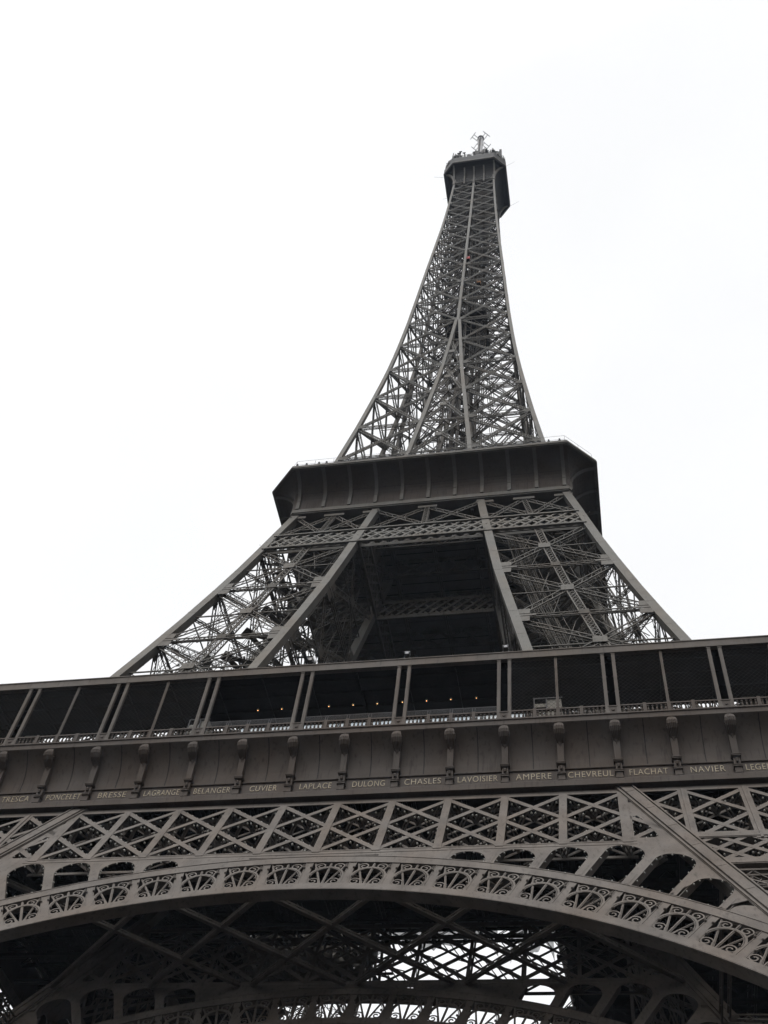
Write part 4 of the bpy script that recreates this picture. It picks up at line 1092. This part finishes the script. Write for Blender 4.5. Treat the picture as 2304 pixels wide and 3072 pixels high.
for p, d in (((-8.0, -5.0, 277.4), (-2.4, -0.3, 0.4)), ((8.0, -4.9, 279.6), (2.3, -0.6, 0.9)), ((8.0, 5.6, 279.8), (2.2, -0.4, 1.4)), ((-7.6, 1.0, 279), (-1.6, 0.3, 0.5)), ((-4.5, -6.5, 284), (-0.7, 0, 2.8)), ((-6.4, -5.0, 282), (-1.0, -0.5, 1.8))):
    mb = MB(); mb.bar(A(*p), A(*p) + A(*d), 0.035, 0.035, A(0, 0, 1)); put('whip_aerial', mb, STEEL, top)
mb = MB(); mb.loft([[(4.6, -7.6, 282.6), (7.0, -6.1, 282.6), (6.6, -4.8, 282.6), (4.4, -6.0, 282.6)], [(4.6, -7.6, 286.6), (7.0, -6.1, 286.6), (6.6, -4.8, 286.6), (4.4, -6.0, 286.6)]]); mb.box((6.3, -6.0, 286.6), (6.9, -5.4, 290.8)); put('equipment_box', mb, DARK, top)
mast = empty('mast', tower)
mb = MB(); mb.tube([(0, 0, 287.4), (0, 0, 300)], [1.6, 1.2], 14)
for i in range(6):
    a = i * math.pi / 3; mb.bar(A(2.3 * math.cos(a), 2.3 * math.sin(a), 287.4), A(0.9 * math.cos(a), 0.9 * math.sin(a), 309), 0.18, 0.18, A(0, 0, 1))
for z in np.arange(290, 309, 2.2):
    for i in range(6):
        a, b = i * math.pi / 3, (i + 1) * math.pi / 3; q = 2.3 - 1.4 * (z - 287.4) / 21.6; mb.bar(A(q * math.cos(a), q * math.sin(a), z), A(q * math.cos(b), q * math.sin(b), z), 0.12, 0.12, A(0, 0, 1))
put('mast_base', mb, DARK, mast)
mb = MB(); mb.tube([(0, 0, 300), (0, 0, 323.4)], [0.72, 0.70], 18); put('mast_tube', mb, PALE, mast)
mb = MB()
for a in (-1.92, 1.9): mb.bar(A(0.74 * math.cos(a), 0.74 * math.sin(a), 303), A(0.74 * math.cos(a), 0.74 * math.sin(a), 321), 0.30, 0.10, A(math.cos(a), math.sin(a), 0))
mb.bar(A(0, -0.76, 303), A(0, -0.76, 323), 0.34, 0.08, A(0, -1, 0)); put('cable_duct', mb, DARK, mast)
mb = MB(); mb.tube([(0, 0, 323.3), (0, 0, 323.7)], [0.95, 0.95], 16); mb.bar(A(0, 0, 323.6), A(0, 0, 325.4), 0.08, 0.08, A(1, 0, 0)); put('mast_cap', mb, STEEL, mast)
for a in (0.80, 2.36, 3.93, 5.50):
    d = A(math.cos(a), math.sin(a), 0); e = A(-math.sin(a), math.cos(a), 0); mb = MB(); z = 320.6
    for s in (-0.42, 0.42): mb.bar(A(0, 0, z) + d * 0.6 + e * s, A(0, 0, z) + d * 2.75 + e * s, 0.14, 0.13, A(0, 0, 1))
    mb.bar(A(0, 0, z + 0.02) + d * 2.75 - e * 1.25, A(0, 0, z + 0.02) + d * 2.75 + e * 1.25, 0.15, 0.13, A(0, 0, 1))
    mb.bar(A(0, 0, z) + d * 1.1 - e * 0.5, A(0, 0, z) + d * 1.1 + e * 0.5, 0.16, 0.12, A(0, 0, 1))
    put('dipole_aerial', mb, AERIAL, mast)

# ================================================================== sparkle lamps on the ironwork: nearest hundred singly, the rest in one
LAMPS.sort(key=lambda t: float(np.linalg.norm(np.asarray(t[1]) - np.array(CAM))))
lm = MB(); lm.nub((0, 0, 0), A(0, 0, 1), 0.10); lamp_me = lm.mesh('sparkle_lamp'); lamp_me.materials.append(LAMPG)
for kind, p, nn, rd in LAMPS[:100]:
    q = Vector(nn).to_track_quat('Z', 'Y').to_matrix().to_4x4(); link('sparkle_lamp', lamp_me, tower, None, Matrix.Translation(p) @ q @ Matrix.Scale(rd / 0.10, 4))
mb = MB()
for kind, p, nn, rd in LAMPS[100:]: mb.nub(p, nn, rd)
o = put('sparkle_lamp', mb, LAMPG, tower); o['kind'] = 'stuff'

# ================================================================== OTHER THINGS
# warm hanging lamps over the open bays of the gallery
hl = MB(); hl.tube([(0, 0, 0.12), (0, 0, 0.5)], 0.012, 6); hl_me = hl.mesh('cord'); hl_me.materials.append(DARK)
sh = MB(); sh.tube([(0, 0, 0.16), (0, 0, 0.10), (0, 0, 0.0)], [0.04, 0.10, 0.13], 12); sh_me = sh.mesh('lamp_shade'); sh_me.materials.append(STEEL)
bu = MB(); bu.tube([(0, 0, 0.02), (0, 0, -0.02), (0, 0, -0.05), (0, 0, -0.07)], [0.02, 0.035, 0.03, 0.01], 10); bu_me = bu.mesh('bulb'); bu_me.materials.append(GLOW)
xs = [-8.71, -6.69, -4.72, -2.77, -0.77, 1.2, 3.24, 5.18, 7.12, 9.14]
words = ['leftmost of the row of warm lamps under the first gallery roof', 'second warm lamp from the left under the gallery roof', 'third warm lamp from the left, just right of a post pair under the gallery roof',
         'fifth warm lamp from the left under the gallery roof', 'sixth warm lamp from the left under the gallery roof',
         'warm lamp seen between two paired posts of the gallery', 'third warm lamp from the right under the gallery roof', 'second warm lamp from the right under the gallery roof', 'rightmost of the row of warm lamps under the first gallery roof']
words.insert(3, 'fourth warm lamp from the left under the gallery roof')
for x, t in zip(xs, words):
    h = thing('hanging_lamp', t, 'lamp', (x, -32.38, 63.2), 'warm lamps hanging in the gallery')
    link('cord', hl_me, h); link('lamp_shade', sh_me, h); link('bulb', bu_me, h)
# floodlights standing on the roof edge
def flood(x, t):
    f = thing('floodlight', t, 'floodlight', (x, -35.1, 64.62), 'floodlights on the gallery roof edge')
    mb = MB(); mb.bar(A(-0.22, 0, 0), A(-0.22, 0, 0.75), 0.06, 0.1, A(1, 0, 0)); mb.bar(A(0.22, 0, 0), A(0.22, 0, 0.75), 0.06, 0.1, A(1, 0, 0)); mb.box((-0.3, -0.2, 0), (0.3, 0.2, 0.06)); put('bracket', mb, STEEL, f)
    mb = MB(); mb.tube([(0, 0.25, 0.3), (0, 0.1, 0.5), (0, -0.15, 0.78), (0, -0.25, 0.9)], [0.10, 0.17, 0.19, 0.2], 12); put('housing', mb, DARK, f)
    mb = MB(); mb.tube([(0, -0.02, 1.0), (0, -0.25, 1.05), (0, -0.3, 1.04)], [0.16, 0.16, 0.05], 10); mb.box((-0.24, -0.3, 1.10), (0.24, 0.1, 1.14)); put('cover', mb, PALE, f)
flood(-4.05, 'floodlight on the roof edge in front of the left pier leg'); flood(3.9, 'floodlight on the roof edge before the dark middle opening'); flood(11.75, 'floodlight on the roof edge touching the right inner pier leg')
# pale glazed pavilion behind the middle gallery bays
pv = thing('pavilion', 'pale glazed low pavilion glimpsed between the balusters of the middle gallery bays', 'pavilion', (0, -28.6, 57.35))
mb = MB(); mb.box((-11.6, 0.0, 0.0), (12.6, 0.1, 7.6)); put('glass_front', mb, WHITEW, pv)
mb = MB()
for x in np.arange(-11.6, 12.7, 1.73): mb.bar(A(x, -0.06, 0), A(x, -0.06, 7.6), 0.07, 0.07, A(0, 1, 0))
mb.bar(A(-11.6, -0.05, 3.4), A(12.6, -0.05, 3.4), 0.1, 0.06, A(0, 1, 0)); put('mullion', mb, DARK, pv)
mb = MB(); mb.box((-11.7, -0.1, 7.6), (12.7, 5.0, 7.8)); put('roof', mb, DARK, pv)
# canvas kiosk behind the right wire screen, ticket booth at left
def kiosk(x, y, label, cat, s, m):
    k = thing(cat.replace(' ', '_'), label, cat, (x, y, 57.66))
    mb = MB(); mb.loft([[(-0.75 * s, -0.2, 0), (0.75 * s, -0.2, 0), (0.75 * s, 0.9, 0), (-0.75 * s, 0.9, 0)], [(-0.75 * s, -0.1, 2.7), (0.55 * s, -0.1, 2.7), (0.55 * s, 0.9, 2.7), (-0.75 * s, 0.9, 2.7)]]); put('canvas_side', mb, m, k)
    mb = MB()
    for q in range(4): mb.bar(A(-0.8 * s - 0.9, -0.15, 0.4 + q * 0.55), A(-0.8 * s, -0.15, 0.4 + q * 0.55), 0.36, 0.05, A(0, 1, 0))
    put('glazed_panel', mb, CANVAS, k)
    mb = MB()
    for xx in (-0.8 * s - 0.9, -0.8 * s): mb.bar(A(xx, -0.2, 0), A(xx, -0.2, 2.75), 0.07, 0.07, A(0, 1, 0))
    mb.bar(A(-0.8 * s - 0.95, -0.2, 2.75), A(0.7 * s, -0.2, 2.75), 0.07, 0.07, A(0, 0, 1)); put('frame', mb, STEEL, k)
kiosk(15.35, -34.5, 'pale canvas-sided kiosk behind the wire screen on the right of the gallery', 'kiosk', 0.8, CANVAS)
kiosk(-11.9, -34.3, 'small glazed ticket booth behind the paired posts on the left of the gallery', 'ticket booth', 0.5, CANVAS)
# lift cars and work cradle high in the shaft
def cabin(loc, label, m, s):
    c = thing('lift_cabin', label, 'lift', loc)
    mb = MB(); mb.box((-0.55 * s, -0.6 * s, 0), (0.55 * s, 0.6 * s, 2.0 * s)); put('body', mb, m, c)
    mb = MB(); mb.box((-0.6 * s, -0.65 * s, -0.15), (0.6 * s, 0.65 * s, 0)); put('floor', mb, DARK, c)
    mb = MB(); mb.box((-0.4 * s, -0.63 * s, 0.9 * s), (0.4 * s, -0.61 * s, 1.7 * s)); put('window', mb, STEEL, c)
cabin((0.5, -7.0, 215.6), 'small red lift car high inside the shaft just right of the centre rafter', REDP, 0.6)
cabin((3.0, -6.9, 203.0), 'small orange work cradle inside the upper shaft below the red car', ORNG, 0.62)
# white safety nets under the floor opening
def net(x0, x1, y, z1, drop, label, seed):
    rnd = random.Random(seed); nx, nz = 40, 12; mb = MB(); vs = []
    for j in range(nz + 1):
        for i in range(nx + 1):
            u, v = i / nx, j / nz; sag = drop * (0.45 + 0.55 * (1 - abs(math.sin(u * math.pi * 2.0)) ** 0.7 * 0.8))
            vs.append((x0 + (x1 - x0) * u, y + 0.5 * v * math.sin(u * 19 + seed) + 0.6 * v, z1 - sag * v + 0.08 * math.sin(u * 31 + v * 4)))
    fs = [(j * (nx + 1) + i, j * (nx + 1) + i + 1, (j + 1) * (nx + 1) + i + 1, (j + 1) * (nx + 1) + i) for j in range(nz) for i in range(nx)]
    mb.quadmesh(vs, fs); me = mb.mesh('safety_net'); me.polygons.foreach_set('use_smooth', [True] * len(me.polygons))
    o = link('safety_net', me, None, NET); o['label'] = label; o['category'] = 'net'; o['group'] = 'white safety nets under the first floor'
net(-1.9, 8.6, -12.6, 56.9, 2.7, 'wide pale safety net sagging in the opening beneath the arch, behind the lattice', 1)
net(9.6, 13.2, -12.4, 56.9, 3.2, 'narrow pale safety net hung at the right end of the bright opening under the arch', 2)

# ================================================================== GROUND
mb = MB(); mb.quadmesh([(-3000, -3000, 0), (3000, -3000, 0), (3000, 3000, 0), (-3000, 3000, 0)], [(0, 1, 2, 3)])
g = put('ground', mb, GROUND); g['kind'] = 'structure'
# ================================================================== HAZE: thin even air round the camera and the whole scene
mb = MB(); mb.box((-320, -320, -1.0), (320, 320, 332))
hz = mb.mesh('haze'); hm = bpy.data.materials.new('haze_air'); hm.use_nodes = True; t = hm.node_tree; t.nodes.clear()
ho = t.nodes.new('ShaderNodeOutputMaterial'); hv = t.nodes.new('ShaderNodeVolumePrincipled'); hv.inputs['Color'].default_value = (0.70, 0.81, 0.98, 1); hv.inputs['Density'].default_value = HAZE
t.links.new(hv.outputs[0], ho.inputs['Volume'])
h = link('haze', hz, None, hm); h['kind'] = 'stuff'
bpy.context.view_layer.update()
